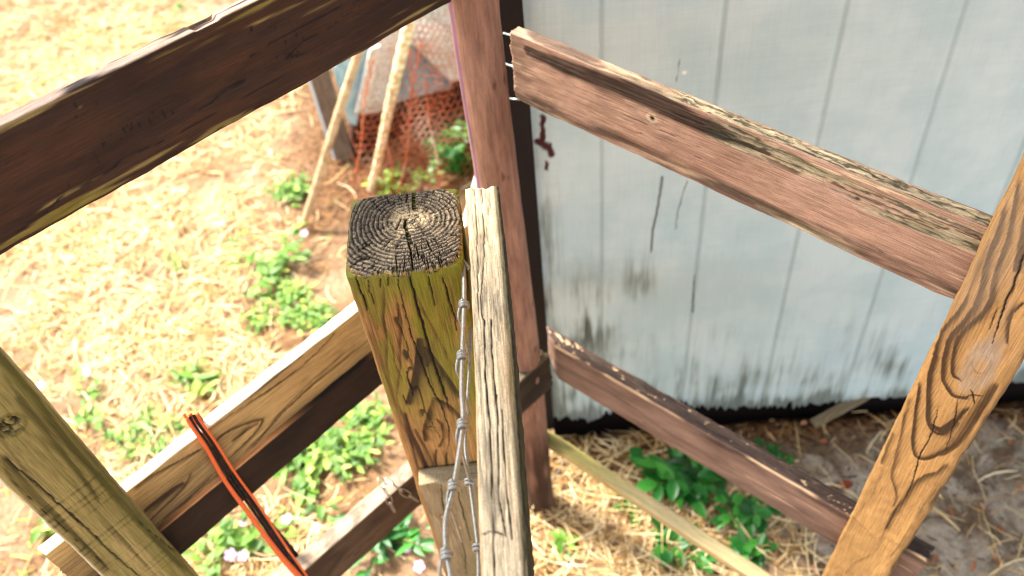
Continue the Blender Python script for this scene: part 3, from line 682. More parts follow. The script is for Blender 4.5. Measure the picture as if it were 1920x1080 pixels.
# R2
Ar = Pz(1046, 651, 0.65); Br = Pz(1590, 965, 0.65); e = (Br - Ar) / np.linalg.norm(Br - Ar)
mr2 = Member(Ar - e * 0.004, Br + e * 0.125, 0.107, 0.030)
def fr2(P, N):
    x, y, z = P[:, 0], P[:, 1], P[:, 2]; top = sm(N[:, 2], 0.45, 0.9); front = sm(-N[:, 1], 0.5, 0.9); xr = x / mr2.L
    n = perlin(P, (8, 170, 170), 121); n2 = fbm(P, (6, 40, 40), 122, 3)
    g = rings(P, 0.2, -0.05, 80, 123, 0.03, 0.02)
    tb = top * sm(fbm(P, (30, 60, 60), 124, 3), -1.1, -0.6) * 1.0
    fb = front * (1 - sm(-z, 0.008, 0.036 - 0.01 * xr)) * sm(fbm(P, (6, 24, 24), 125, 4), -0.5, 0.25) * 0.9
    fb2 = front * sm(fbm(P, (3, 14, 14), 126), 0.15, 0.6) * 0.45
    edge = (1 - sm(np.abs(z + 0.0035) + np.abs(y - 0.001) * 0.5, 0.0025, 0.005)) * sm(perlin(P, (9, 3, 3), 127), -0.35, -0.1)
    scr = sm(perlin(P, (12, 220, 220), 128) + 0.35 * n2, 0.7, 0.8) * front
    chips = sm(fbm(P, (45, 80, 80), 129, 4, 0.7) + 0.4 * perlin(P, (5, 5, 5), 132), 0.75, 0.85) * top
    bare = np.clip(np.maximum.reduce([edge, scr * 0.7, chips]), 0, 1)
    return dict(g=g * 0.5, bare=bare, blk=np.clip(np.maximum.reduce([tb, fb, fb2]) * (1 - edge) * (1 - chips * 0.9), 0, 1), crk=checks(P, 130, 1, 4, 60, 0.03, 0.3) * 0.6, weath_lit=edge * 0.3,
                d=-0.001 * bare + top * 0.002 * fbm(P, (40, 80, 80), 131, 3))
o = mr2.build('fence_rail', W_r2, fr2, None, 0.0025, 0.002, 0.003, 0.004, 121, mitre=0.046)
tag(o, 'lower right mauve painted rail with blackened top edge near the ground', 'fence rail')

# R3 lath
Ar = Pz(974, 796, 0.30); Br = Pz(1400, 1078, 0.30); e = (Br - Ar) / np.linalg.norm(Br - Ar)
mr3 = Member(Ar - e * 0.03, Br + e * 0.25, 0.022, 0.030)
def fr3(P, N):
    top = sm(N[:, 2], 0.3, 0.9); xr = P[:, 0] / mr3.L
    g = rings(P, 0.1, -0.05, 70, 133, 0.03, 0.08)
    return dict(g=g * 0.6, moss=(1 - sm(xr, 0.15, 0.5)) * 0.7 * (0.4 + 0.6 * top), weath_lit=top * 0.5, blk=(1 - sm(np.abs(xr - 0.13) + 0.06 * perlin(P, (20, 60, 60), 136), 0.02, 0.07)) * 0.6, crk=checks(P, 134, 1, 3, 60, 0.03, 0.3) * 0.6)
o = mr3.build('wooden_lath', W_r3, fr3, None, 0.004, 0.003, 0.003, 0.002, 133)
tag(o, 'thin yellowish wooden lath below the lower right rail', 'lath')

# ------------------------------------------------------------------ left post (a flat board standing on end)
# local x runs DOWN the post from its head, z across (0 = left edge) so that y points away from the camera
def upright(P_left, normal_away, z_top, z_bot, width, thick):
    """P_left: xy of the near face's LEFT edge as the camera sees it"""
    ey = np.array([normal_away[0], normal_away[1], 0.0]); ey /= np.linalg.norm(ey)
    m = Member.__new__(Member); m.h = width; m.t = thick; m.L = z_top - z_bot
    m.ex = np.array([0, 0, -1.0]); m.ey = ey; m.ez = np.cross(m.ex, m.ey)       # ex x ey = ez
    m.mir = True; m.A = np.array([P_left[0], P_left[1], z_top]) + m.ez * width
    if True:
        m.M = Matrix(((m.ex[0], m.ey[0], m.ez[0], m.A[0]), (m.ex[1], m.ey[1], m.ez[1], m.A[1]), (m.ex[2], m.ey[2], m.ez[2], m.A[2]), (0, 0, 0, 1)))
    return m
nL = np.array([-0.659, 0.752]); 
mlp = upright(np.array([-0.562, 0.487]), nL, 1.75, -0.04, 0.083, 0.038)
# ez check: make sure -z runs to the right seen from the camera
lk = mlp.loc(22, 798)
lcr = [([mlp.loc(a / 2.456, 640 + b / 2.456) for a, b in ((0, 500), (50, 560), (200, 680), (270, 750), (330, 800), (420, 880), (500, 960), (640, 1080), (700, 1140))], 0.0016)]
lgr = [([(-60, 0), (0, 60), (100, 170), (200, 300), (300, 440), (450, 620), (600, 780), (760, 950), (880, 1080)], 4.0, 0.95, 1), ([(60, 230), (140, 330), (240, 450), (330, 560), (420, 680), (470, 760)], 3.2, 0.7, 1),
       ([(0, 500), (120, 650), (260, 800), (400, 950), (520, 1075)], 4.5, 0.7, 1), ([(0, 560), (100, 690), (220, 830), (330, 960), (430, 1080)], 3.0, 0.5, -1), ([(-20, 300), (0, 420), (60, 520), (150, 640), (250, 740)], 2.2, 0.5, 1),
       ([(160, 420), (300, 600), (430, 760), (560, 900), (700, 1060)], 2.0, 0.4, 1), ([(0, 130), (90, 250), (190, 370), (320, 520)], 2.0, 0.55, 1)]
def flp(P, N):
    x, y, z = P[:, 0], P[:, 1], P[:, 2]; front = sm(-N[:, 1], 0.6, 0.95); left = sm(N[:, 2], 0.3, 0.9)
    zc = lk[1]
    dk = np.hypot((x - lk[0]) * 0.9, z - zc)
    u = np.abs(z - zc) + 0.006 * perlin(P, (3, 6, 6), 141) + 0.016 * np.exp(-((x - lk[0]) / 0.05) ** 2) * np.sign(0.5) * np.exp(-((z - zc) / 0.03) ** 2)
    g = saw(u * 70 + 0.5, 0.3) * 0.8 + 0.12 * perlin(P, (6, 160, 160), 142)
    saws = sm(perlin(P, (170, 4, 4), 143), 0.1, 0.5) * 0.35 * sm(P[:, 0], lk[0] + 0.05, lk[0] + 0.15)          # saw marks
    kn_ = 1 - sm(dk, 0.0095, 0.0125); kd = kn_ * sm(fbm(P, (190, 190, 190), 144, 3), -0.25, 0.15); ring = 1 - sm(np.abs(dk - 0.0135), 0.0008, 0.003)
    crk = np.maximum(cracks(P, lcr) * front, checks(P, 145, 1, 2.5, 55, 0.035, 0.2) * 0.9)
    crk = np.maximum(crk, kd * 0.95)
    moss = front * np.clip(0.45 + 0.5 * fbm(P, (3, 30, 30), 146, 3), 0, 1) * 0.75
    right = sm(-z, 0.068, 0.078)
    gs = grain(P, mlp, 0, 640, 2.456, lgr, 360) * front
    g = g * 0.35 + gs
    return dict(g=np.clip(g + saws + ring * 0.4, 0, 1), crk=crk, moss=np.clip(moss * (1 - 0.5 * gs) + right * 0.25, 0, 1), weath_lit=left * 0.95, blk=right * 0.45 * sm(fbm(P, (3, 40, 40), 147), -0.5, 0.3), d=-0.0015 * crk - 0.003 * kd - 0.0004 * g)
o = mlp.build('fence_post', W_left, flp, None, 0.0025, 0.0016, 0.005, 0.003, 141)
tag(o, 'olive tinged standing post at the lower left with a knot and long crack', 'fence post')

# ------------------------------------------------------------------ right post
nR = np.array([0.707, 0.707])
mrp = upright(np.array([0.4695, 0.5505]), nR, 1.75, -0.04, 0.086, 0.042)
rk = mrp.loc(1842, 682)
def rc(*pp): return [mrp.loc(*q) for q in pp]
def q2(*pp): return [(1640 + a / 2.571, 280 + b / 2.571) for a, b in pp]
def q3(*pp): return [(1540 + a / 2.571, 660 + b / 2.571) for a, b in pp]
rcr = [(rc(*q2((745, 440), (720, 510), (680, 620), (640, 720), (600, 830), (565, 940))), 0.0017), (rc(*q3((567, 260), (530, 400), (480, 490), (440, 620), (408, 705))), 0.0014), (rc(*q3((655, 220), (650, 290), (630, 380), (598, 475))), 0.0011),
       (rc(*q3((720, 180), (738, 250))), 0.0016), (rc(*q2((600, 750), (570, 820), (545, 880))), 0.0009), (rc(*q3((120, 765), (190, 835), (245, 885))), 0.0006), (rc(*q3((360, 750), (310, 860))), 0.0007), (rc(*q3((690, 222), (725, 205), (790, 215))), 0.0011)]
rgr = [(q2((705, 80), (670, 280), (640, 430), (600, 540), (570, 640), (560, 720), (510, 800), (440, 860), (385, 950), (370, 1080)) + q3((650, 130), (690, 160)), 2.8, 1.0, -1),
       (q2((650, 190), (600, 370), (560, 480), (530, 580), (510, 680), (480, 760), (420, 840), (350, 930), (325, 1080)) + q3((590, 160), (630, 212), (690, 228), (722, 218)), 3.2, 1.0, -1),
       (q2((470, 660), (430, 740), (390, 800), (320, 880), (285, 990)) + q3((545, 20), (520, 110), (515, 200), (512, 320), (535, 378), (585, 398), (640, 350), (690, 290), (735, 255)), 3.0, 1.0, -1),
       (q3((530, 345), (585, 375), (650, 320)), 6.0, 0.95, 1), (q2((735, 300), (712, 420), (690, 520), (670, 600)), 4.5, 0.9, -1), (q2((730, 735), (665, 790), (642, 860), (640, 950)), 2.0, 0.85, 1),
       (q3((478, 110), (465, 220), (448, 330), (440, 430), (450, 500), (490, 520), (550, 502), (610, 470), (660, 435), (735, 330), (810, 220)), 2.8, 0.9, -1), (q3((560, 505), (650, 450), (760, 290), (860, 140)), 5.5, 0.75, -1),
       (q3((435, 200), (400, 300), (380, 420), (350, 540), (340, 610), (362, 700), (330, 760)), 2.4, 0.6, -1), (q3((345, 380), (310, 480), (288, 545)), 2.6, 0.6, -1), (q3((615, 530), (560, 580), (500, 600), (440, 650), (400, 710), (340, 790), (300, 880)), 4.2, 0.7, -1),
       (q3((300, 560), (240, 690), (160, 800), (100, 900), (40, 960)), 2.0, 0.3, -1), (q3((330, 800), (290, 900), (240, 980), (150, 1020), (110, 1080)), 2.6, 0.35, -1), (q3((560, 650), (480, 760), (400, 900), (320, 1000)), 2.5, 0.4, -1),
       (q2((560, 420), (520, 520), (470, 640), (440, 720)), 1.8, 0.4, -1), (q2((700, 620), (650, 720), (620, 800)), 1.5, 0.3, 1)]
def frp(P, N):
    x, y, z = P[:, 0], P[:, 1], P[:, 2]; front = sm(-N[:, 1], 0.6, 0.95); right = sm(-N[:, 2], 0.3, 0.9)
    dx = x - rk[0]; dz = z - rk[1]
    wob = 0.0030 * perlin(P, (16, 30, 30), 151) + 0.0060 * perlin(P, (6, 14, 14), 152) + 0.0007 * perlin(P, (60, 120, 120), 159)
    # loops hanging below the knot, sides running nearly parallel to the post
    sx = np.where(dx > 0, 5.2, 7.5)
    r = np.sqrt((dx / sx) ** 2 + (dz + 0.05 * dx * np.where(dx > 0, 1, -0.5)) ** 2 + 0.0045 ** 2) + wob
    # bands of unequal width
    br = [0, .0145, .0150, .0175, .0185, .0235, .0245, .0275, .0285, .0340, .0400, .0408, .0460, .0505, .0512, .0570, .0610, .0616, .0670, .0700, .0706, .09]
    bv = [0, 0.10, 0.95, 0.80, 0.10, 0.25, 0.90, 0.95, 0.10, 0.15, 1.00, 0.10, 0.15, 0.85, 0.10, 0.12, 0.75, 0.08, 0.12, 0.60, 0.05, 0.05]
    ft = sm(-N[:, 1], 0.2, 0.7); above = 1 - sm(x, rk[0] - 0.62, rk[0] - 0.5)
    kn0 = 1 - sm(np.hypot(dx / 2.0, dz), 0.012, 0.02)
    gs = grain(P, mrp, 0, 0, 1.0, rgr, 340)
    g = np.interp(r, br, bv) * np.maximum(1 - ft, above) + np.clip(gs * 1.05 + 0.22 * saw((P[:, 2] + 0.006 * perlin(P, (5, 12, 12), 251) + 0.25 * np.exp(-((x - rk[0]) / 0.07) ** 2) * (P[:, 2] - rk[1])) * 260) * (1 - kn0), 0, 1) * ft + 0.08 * perlin(P, (4, 90, 90), 158)
    kn_ = 1 - sm(np.hypot(dx / 2.3, dz) + 0.0015 * perlin(P, (40, 90, 90), 257), 0.007, 0.0120)
    kring = 1 - sm(np.abs(np.hypot(dx / 1.7, dz) - 0.0085 + 0.001 * perlin(P, (60, 90, 90), 153)), 0.0004, 0.0016)
    crk = np.maximum(cracks(P, rcr) * front, 0)
    fade = sm(x, rk[0] + 0.14, rk[0] + 0.3)
    kd = np.hypot((dx - 0.006) / 2.9, dz * 1.05) + 0.0035 * perlin(P, (26, 60, 60), 156) + 0.002 * perlin(P, (70, 160, 160), 256)
    grey = (1 - sm(kd, 0.013, 0.022)) * (0.85 - 0.45 * (1 - sm(kd, 0.005, 0.010))) * (1 - gs * 0.8) + 0.35 * (1 - sm(x, rk[0] - 0.1, rk[0] + 0.02)) * sm(fbm(P, (5, 30, 30), 157), -0.3, 0.4)
    blk = right * 0.5 * sm(fbm(P, (8, 40, 40), 154), -0.4, 0.3) + sm(-z, 0.074, 0.082) * 0.35
    return dict(g=np.clip(g + kring * 0.6 * kn_, 0, 1), crk=crk, weath_lit=np.clip(grey, 0, 1) * front, moss=right * 0.4, blk=np.clip(blk, 0, 1),
                d=-0.0015 * crk - 0.0007 * g + 0.0022 * kn_ - 0.003 * sm(-z, 0.066, 0.08) * sm(perlin(P, (18, 4, 4), 155), 0.0, 0.5))
o = mrp.build('fence_post', W_orange, frp, None, 0.0016, 0.0011, 0.006, 0.003, 151, edge=0.0016)
tag(o, 'orange brown standing post on the right with a big knot and swirling grain', 'fence post')

# ------------------------------------------------------------------ centre post
cpost = empty('square_post', (-0.11, 0.675, 0), 'square centre post with cracked ringed top and green stained face', 'fence post')
ZT = 1.276
mcp = upright(np.array([-0.174, 0.611]), np.array([0.0, 1.0]), ZT, -0.05, 0.126, 0.127)
def cc(*pp): return [mcp.loc(*q) for q in pp]
def c5(x0, y0, sc, *pp): return [mcp.loc(x0 + a / sc, y0 + b / sc) for a, b in pp]
def k1(*pp): return c5(640, 490, 2.512, *pp)
ccr = [(k1((308, 45), (320, 70), (345, 160), (378, 280), (410, 395), (440, 495), (480, 615), (512, 715)), 0.0023), (k1((262, 60), (272, 120), (300, 230), (330, 350), (372, 460), (420, 590), (470, 680), (505, 780), (508, 840), (498, 905)), 0.0013),
       (k1((60, 70), (85, 130), (110, 190), (132, 245)), 0.0016), (k1((408, 58), (425, 140), (450, 225)), 0.0013), (k1((470, 50), (500, 150), (530, 250), (545, 330)), 0.0013), (k1((305, 520), (320, 580), (342, 640)), 0.0011),
       (k1((290, 625), (306, 680)), 0.0010), (k1((180, 70), (185, 130)), 0.0011), (k1((215, 70), (222, 120)), 0.0010), (k1((440, 480), (470, 570), (500, 660)), 0.0008), (k1((120, 70), (135, 150), (160, 210)), 0.0008), (k1((575, 960), (600, 1030)), 0.001)]
cgr = [([(190, 60), (205, 180), (200, 260), (215, 380), (215, 500), (240, 600), (255, 660), (300, 740), (330, 850), (350, 930), (390, 1040)], 2.6, 0.75, 1), ([(260, 180), (285, 280), (275, 400), (280, 500), (265, 600), (262, 680)], 2.6, 0.65, 1),
       ([(110, 200), (155, 350), (195, 470), (215, 560), (235, 640)], 1.8, 0.55, 1), ([(366, 350), (366, 430), (355, 520), (335, 600), (305, 690)], 6.5, 1.0, -1), ([(385, 400), (410, 470), (400, 500)], 5, 0.8, 1), ([(376, 385), (440, 465), (490, 540), (540, 610), (575, 650)], 4.5, 0.95, 1),
       ([(425, 640), (470, 660), (530, 700), (570, 745)], 4.0, 0.8, 1), ([(435, 640), (418, 700), (405, 750), (390, 800), (400, 860)], 4.5, 0.85, -1), ([(345, 130), (420, 300), (480, 420), (545, 525)], 2.0, 0.6, 1), ([(365, 200), (440, 330), (500, 440), (560, 540)], 1.6, 0.7, 1),
       ([(300, 700), (320, 790), (360, 870), (400, 960), (430, 1045)], 3.8, 0.9, 1), ([(345, 780), (385, 860), (430, 950), (455, 1050)], 2.6, 0.7, 1), ([(450, 880), (445, 950), (480, 1035)], 2.4, 0.85, 1), ([(500, 890), (495, 950), (515, 1000), (540, 1020)], 2.2, 0.8, 1),
       ([(440, 740), (470, 770), (480, 830), (455, 880)], 2.8, 0.75, -1), ([(75, 150), (110, 300), (160, 430), (190, 540)], 1.5, 0.4, 1), ([(440, 100), (460, 220), (500, 330), (540, 420)], 2.0, 0.4, 1), ([(150, 100), (165, 220), (175, 330)], 1.8, 0.45, 1), ([(500, 60), (530, 180), (560, 300)], 3.0, 0.6, 1)]
ck = mcp.loc(868, 862); ch = mcp.loc(808, 802)
def fcp(P, N):
    x, y, z = P[:, 0], P[:, 1], P[:, 2]; front = sm(-N[:, 1], 0.5, 0.9)
    zc = -0.066
    wob = 0.0045 * perlin(P, (5, 10, 10), 161) + 0.0018 * perlin(P, (14, 35, 35), 162)
    k1 = np.exp(-((x - ck[0]) / 0.055) ** 2 - ((z - ck[1]) / 0.022) ** 2)
    k2 = np.exp(-((x - ch[0] + 0.02) / 0.05) ** 2 - ((z - ch[1]) / 0.02) ** 2)
    u = np.hypot(z - zc - 0.12 * x * x, 0.01 + 0.12 * x) + wob - 0.03 * k1 - 0.016 * k2 + 0.35 * (y)
    ft = sm(-N[:, 1], 0.2, 0.7)
    g = saw(u * 110 + 0.25 * perlin(P, (7, 60, 60), 167), 0.3) * sm(x, 0.0, 0.05) * (1 - 0.8 * ft) + grain(P, mcp, 640, 490, 2.512, cgr, 350) * ft
    dk = np.hypot((x - ck[0]) * 0.75, z - ck[1]); kn_ = 1 - sm(dk, 0.010, 0.014)
    dh = np.hypot((x - ch[0]) * 1.25, (z - ch[1]) * 0.7); hole = 1 - sm(dh, 0.0015, 0.003)
    patch = sm(fbm(P, (7, 22, 22), 163, 3), -0.1, 0.35)                   # reddish worn patches
    top = 1 - sm(x, 0.15, 0.36)
    dkz = np.exp(-((x - mcp.loc(800, 690)[0]) / 0.05) ** 2 - ((z - mcp.loc(800, 690)[1]) / 0.013) ** 2)
    right = sm(-z, 0.05, 0.1)
    moss = np.clip(top * (0.85 - 0.8 * patch * sm(x, 0.01, 0.07)) + right * 0.35 * (1 - sm(x, 0.2, 0.45)), 0, 0.92)
    crk = np.maximum(cracks(P, ccr) * front, checks(P, 165, 1, 3.2, 60, 0.03, 0.22) * 0.8)
    rim = 1 - sm(x, 0.002, 0.012)
    blk = np.clip(0.55 * dkz + 0.45 * (1 - sm(x, 0.0, 0.035)) * sm(perlin(P, (10, 70, 70), 166), -0.2, 0.3), 0, 1)
    return dict(g=np.clip(g, 0, 1), crk=np.maximum(crk, hole), moss=moss * (1 - 0.85 * np.clip(g, 0, 1)), blk=np.clip(blk * 0.6 + 0.5 * grain(P, mcp, 640, 490, 2.512, cgr[3:6], 350) * ft, 0, 1) * (1 - rim), weath_lit=0.5 * kn_ + 0.35 * rim, d=-0.0024 * crk - 0.0008 * g + 0.0012 * kn_ - 0.003 * hole)
mcp_o = mcp.build('post_body', W_post, fcp, None, 0.0013, 0.0012, 0.010, 0.0005, 161, edge=0.0010)
child(mcp_o, cpost)
def build_cap():
    n = 330; s = np.linspace(-1, 1, n); U, W = np.meshgrid(s, s, indexing='ij'); u = U.ravel(); w = W.ravel()
    hw, hd, rc_ = 0.0635, 0.0640, 0.013
    x = u * hw; y = w * hd
    # round the corners
    ax = np.abs(x) - (hw - rc_); ay = np.abs(y) - (hd - rc_)
    m = np.maximum(np.abs(u), np.abs(w)); ang = np.arctan2(w, u)
    def rrect(a):
        c, s_ = np.cos(a), np.sin(a); p = 5.5
        return (np.abs(c / hw) ** p + np.abs(s_ / hd) ** p) ** (-1 / p)
    rr = rrect(ang); 
    Q0 = np.stack([np.cos(ang), np.sin(ang), 0 * ang], -1)
    rr = rr * (1 + 0.018 * perlin(Q0, (3, 3, 1), 171) + 0.012 * perlin(Q0, (14, 14, 1), 172) + 0.006 * perlin(Q0, (40, 40, 1), 173))
    x = np.cos(ang) * rr * m; y = np.sin(ang) * rr * m
    y = y + 0.0
    px_, py_ = 0.008, 0.012           # pith
    P = np.stack([x, y, 0 * x], -1)
    dx, dy = x - px_, y - py_
    r = np.hypot(dx, dy * 1.05) + 0.0016 * perlin(P, (28, 28, 1), 174) + 0.0006 * perlin(P, (90, 90, 1), 175)
    a = np.arctan2(dy, dx)
    r = r + 0.0010 * perlin(P, (150, 150, 1), 191) + 0.0022 * perlin(P, (20, 20, 1), 192)
    ph = r / 0.0052 + 0.9 * perlin(P, (14, 14, 1), 176)
    f = ph - np.floor(ph)
    ridge = np.where(f < 0.62, (f / 0.62) ** 1.5, np.clip(1 - (f - 0.62) / 0.38, 0, 1) ** 0.8)      # raised latewood
    step = 1 - sm(f, 0.9, 1.0) * 1.0
    ringcrk = (1 - sm(np.abs(f - 0.96), 0.03, 0.11)) * sm(perlin(P, (38, 38, 1), 177), -0.1, 0.25)
    # radial checks
    ca, sa = np.cos(a), np.sin(a); RP = np.stack([ca * 9, sa * 9, r * 28], -1)
    v1 = perlin(RP + [0, 0, 3], (1, 1, 0.5), 178) + 0.3 * perlin(RP, (3, 3, 1.5), 179)
    rad = (1 - sm(np.abs(v1), 0.02, 0.11)) * sm(perlin(RP, (1.3, 1.3, 1.6), 180), -0.05, 0.25) * sm(r, 0.006, 0.015)
    blocks = np.floor(ph)                              # short radial cracks shifting at every ring
    RB = np.stack([ca * 16 + blocks * 3.7, sa * 16, blocks * 1.9], -1)
    v2 = perlin(RP * [2.6, 2.6, 0.0] + np.stack([0 * a, 0 * a, blocks * 1.3], -1), (1, 1, 1), 181)
    frag = (1 - sm(np.abs(v2), 0.03, 0.12)) * sm(perlin(P, (30, 30, 1), 182), -0.35, 0.1) * sm(r, 0.012, 0.022)
    crk = np.maximum.reduce([rad, frag * 0.8, ringcrk * 0.7])
    # placed ones (image space on the head)
    def tl(px, py): q = Pz(px, py, ZT + 0.004); return (q[0] - CX, q[1] - CY)
    for pts, wd in (([tl(775, 514), tl(770, 470), tl(762, 438)], 0.0018), ([tl(776, 360), tl(775, 376), tl(776, 392)], 0.0034), ([tl(764, 362), tl(762, 378)], 0.0016), ([tl(760, 412), tl(758, 424), tl(766, 438), tl(772, 458)], 0.0028), ([tl(785, 405), tl(770, 415), tl(758, 422)], 0.0012), ([tl(800, 450), tl(808, 470)], 0.0016), ([tl(860, 412), tl(820, 416)], 0.0012),
                    ([tl(752, 412), tl(742, 432)], 0.0018), ([tl(806, 512), tl(800, 485)], 0.0012), ([tl(828, 508), tl(822, 482), tl(850, 470)], 0.0012), ([tl(745, 514), tl(742, 478)], 0.0012),
                    ([tl(745, 425), tl(770, 428), tl(790, 418)], 0.0010), ([tl(700, 378), tl(715, 398)], 0.0012), ([tl(850, 372), tl(825, 395)], 0.001)):
        d, fr = polydist(x + 0.0006 * perlin(P, (120, 120, 1), 183), y, pts); crk = np.maximum(crk, 1 - sm(d, wd * 0.35, wd * 0.8))
    rough = fbm(P, (160, 160, 1), 184, 4, 0.6)
    edge = sm(m, 0.93, 1.0)
    z = ZT + 0.0035 + 0.0014 * ridge * sm(r, 0.006, 0.02) + 0.0011 * rough - 0.0040 * crk + 0.0012 * perlin(P, (22, 22, 1), 185) - 0.0045 * edge ** 2 + 0.001 * (1 - sm(r, 0, 0.03))
    centre = 1 - sm(r + 0.006 * perlin(P, (40, 40, 1), 186) + 0.004 * perlin(P, (100, 100, 1), 189), 0.013, 0.030)
    streak = sm(perlin(np.stack([ca * 6, sa * 6, 0 * a], -1), (1, 1, 1), 187), 0.15, 0.5) * (1 - sm(r, 0.03, 0.055)) * 0.5
    pale = np.clip(np.maximum(centre * sm(rough, -0.7, 0.1), streak * sm(rough, -0.4, 0.2)) + 0.35 * ridge * sm(rough + 0.5 * perlin(P, (50, 50, 1), 188), 0.1, 0.6), 0, 1)
    rimp = sm(m, 0.965, 0.985) * sm(perlin(P, (60, 60, 1), 190), -0.3, 0.1)
    lr = edge * (x > 0) * 0.0
    idx = np.arange(n * n).reshape(n, n)
    F = np.stack([idx[:-1, :-1], idx[1:, :-1], idx[1:, 1:], idx[:-1, 1:]], -1).reshape(-1, 4)
    V = np.stack([x, y, z], -1)
    # skirt
    per = np.concatenate([idx[:-1, 0], idx[-1, :-1], idx[:0:-1, -1], idx[0, :0:-1]]); nv = len(V)
    S = V[per].copy(); S[:, :2] *= 0.985; S[:, 2] = ZT - 0.006
    V = np.concatenate([V, S]); q = np.arange(len(per)) + nv
    F = np.concatenate([F, np.stack([per, q, np.roll(q, -1), np.roll(per, -1)], -1)])
    pad = lambda v: np.concatenate([v, np.zeros(len(per))])
    m_ = T('end_grain_wood'); co = m_.co(); n1 = m_.noise(co, 620, 4, 0.75); n2 = m_.noise(co, 60, 3, 0.6); n3 = m_.noise(co, 2200, 2, 0.6)
    c = m_.mix(m_.attr('ridge'), lin(62, 54, 45), lin(148, 132, 110))
    c = m_.mix(m_.rng(n2, 0.5, 0.8, 0.0, 0.5), c, lin(96, 80, 78)); c = m_.mix(m_.rng(n1, 0.56, 0.72), c, lin(176, 160, 132))
    c = m_.mix(m_.attr('pale'), c, m_.mix(n1, lin(150, 118, 76), lin(236, 218, 180)))
    c = m_.mix(m_.attr('rimp'), c, lin(170, 132, 76))
    c = m_.scale(c, m_.rng(n1, 0.3, 0.7, 0.40, 1.6, False)); c = m_.scale(c, m_.rng(n3, 0.3, 0.7, 0.7, 1.3, False))
    c = m_.mix(m_.attr('crk'), c, (0.006, 0.004, 0.003))
    mt = m_.done(c, 0.85, m_.bump(m_.math('ADD', n1, n3), 0.8, 0.0006), 0.2)
    V[:, 0] += 0; o = mk('end_grain', V - [0, 0, ZT], F, mt, None, dict(ridge=pad(ridge), crk=pad(np.clip(crk, 0, 1)), pale=pad(pale), rimp=pad(rimp)))
    o.matrix_world = Matrix.Translation((CX, CY, ZT)); child(o, cpost); o['label'] = 'grey ringed end grain with radial cracks and pale centre'
CX, CY = -0.111, 0.6745
build_cap()

# block on the front of the post
mbk = upright(np.array([-0.1700, 0.585]), np.array([0.0, 1.0]), 0.99, -0.04, 0.10, 0.026)
_q = Py(785, 910, 0.583); mbk = upright(np.array([_q[0], 0.583]), np.array([0.0, 1.0]), _q[2], -0.04, 0.112, 0.026)
bcr = [([mbk.loc(*q) for q in ((826, 908), (830, 940), (838, 985), (840, 1020))], 0.0014), ([mbk.loc(*q) for q in ((855, 908), (868, 960), (885, 1020))], 0.0012), ([mbk.loc(*q) for q in ((860, 990), (872, 1040), (874, 1080))], 0.0010)]
def fbk(P, N):
    g = rings(P, 0.12, -0.06, 95, 191, 0.02, 0.03); crk = np.maximum(cracks(P, bcr) * sm(-N[:, 1], 0.6, 0.9), checks(P, 192, 1, 3, 60, 0.035, 0.15))
    return dict(g=g * 0.7, crk=crk, weath_lit=0.35 + 0.2 * perlin(P, (3, 9, 9), 193) + 0.4 * sm(-N[:, 0], 0.4, 0.9), moss=np.clip(0.25 + 0.5 * perlin(P, (4, 12, 12), 194), 0, 0.6), d=-0.0016 * crk - 0.0003 * g)
bko = mbk.build('wooden_cleat', W_block, fbk, None, 0.002, 0.0014, 0.003, 0.0008, 191)
tag(bko, 'grey weathered board nailed low on the front of the square centre post', 'board')
for (px, py) in ((832, 968), (860, 988)):
    q = Pp(px, py, mbk.A, mbk.ey) - mbk.ey * 0.0012; b = MB(); b.tube([q + mbk.ey * 0.004, q, q - mbk.ey * 0.0006], [0.0032, 0.0034, 0.0018], 12)
    b.tube([q + [0.004 * math.cos(a), -0.0001, 0.0045 * math.sin(a)] for a in np.linspace(0, 6.28, 12)[:-1]], 0.0007, 6, True)
    o = b.build('nail', T('nail_copper').done(lin(196, 150, 112), 0.6, None, 0.4), None); o.parent = bko; o.matrix_parent_inverse = bko.matrix_world.inverted()

# ------------------------------------------------------------------ rail running from the centre post toward the camera
def fC(P, N):
    x, y, z = P[:, 0], P[:, 1], P[:, 2]; top = sm(N[:, 2], 0.3, 0.9); far = sm(N[:, 1], 0.3, 0.9)
    g = rings(P, 0.012, 0.03, 130, 201, 0.02, 0.02)
    crk = np.maximum(checks(P, 202, 1, 2.6, 75, 0.06, -0.05), 0)
    lst = []
    for pts, w in Ccr:
        jit = 0.0009 * perlin(P, (50, 0, 0), 31); d, fr = polydist(x, y + jit, pts); lst.append((1 - sm(d, w * 0.3, w * 0.75) ) * top * sm(perlin(P, (26, 40, 40), 208), -0.55, -0.25))
    crk = np.maximum.reduce([crk * 0.6] + lst)
    fl = sm(fbm(P, (26, 70, 70), 203, 4), -0.1, 0.3)
    fc = (1 - sm(np.abs(perlin(P, (5, 190, 190), 209)), 0.02, 0.09)) * sm(perlin(P, (16, 60, 60), 210), 0.0, 0.3) * top; crk = np.maximum(crk, fc * 0.5)
    blk = 0.4 * sm(fbm(P, (14, 70, 70), 204, 4), 0.1, 0.5) * top
    moss = np.clip(far * 0.9 + 0.8 * sm(y, 0.029, 0.033), 0, 1)
    return dict(g=g * 0.7, crk=crk, weath_lit=top * sm(fbm(P, (5, 30, 30), 205), -0.5, 0.25), moss=moss, blk=np.clip(blk + far * sm(fbm(P, (40, 90, 90), 206), -0.3, 0.3) * 0.8, 0, 1),
                d=-0.0015 * crk - 0.0006 * g * top - 0.0008 * fl * top + far * 0.002 * np.abs(fbm(P, (70, 160, 160), 207, 3)))
CA = Pz(905, 1080, 1.300); CB = Pz(872, 354, 1.300); e = (CB - CA); e /= np.linalg.norm(e)
# seen from the left side: A at the near end; front face (y=0) must be the LEFT (west) side, so x runs toward the post and y points east
mC = Member(CA - e * 0.12, CB, 0.10, 0.0365, up=(0, 0, 1))
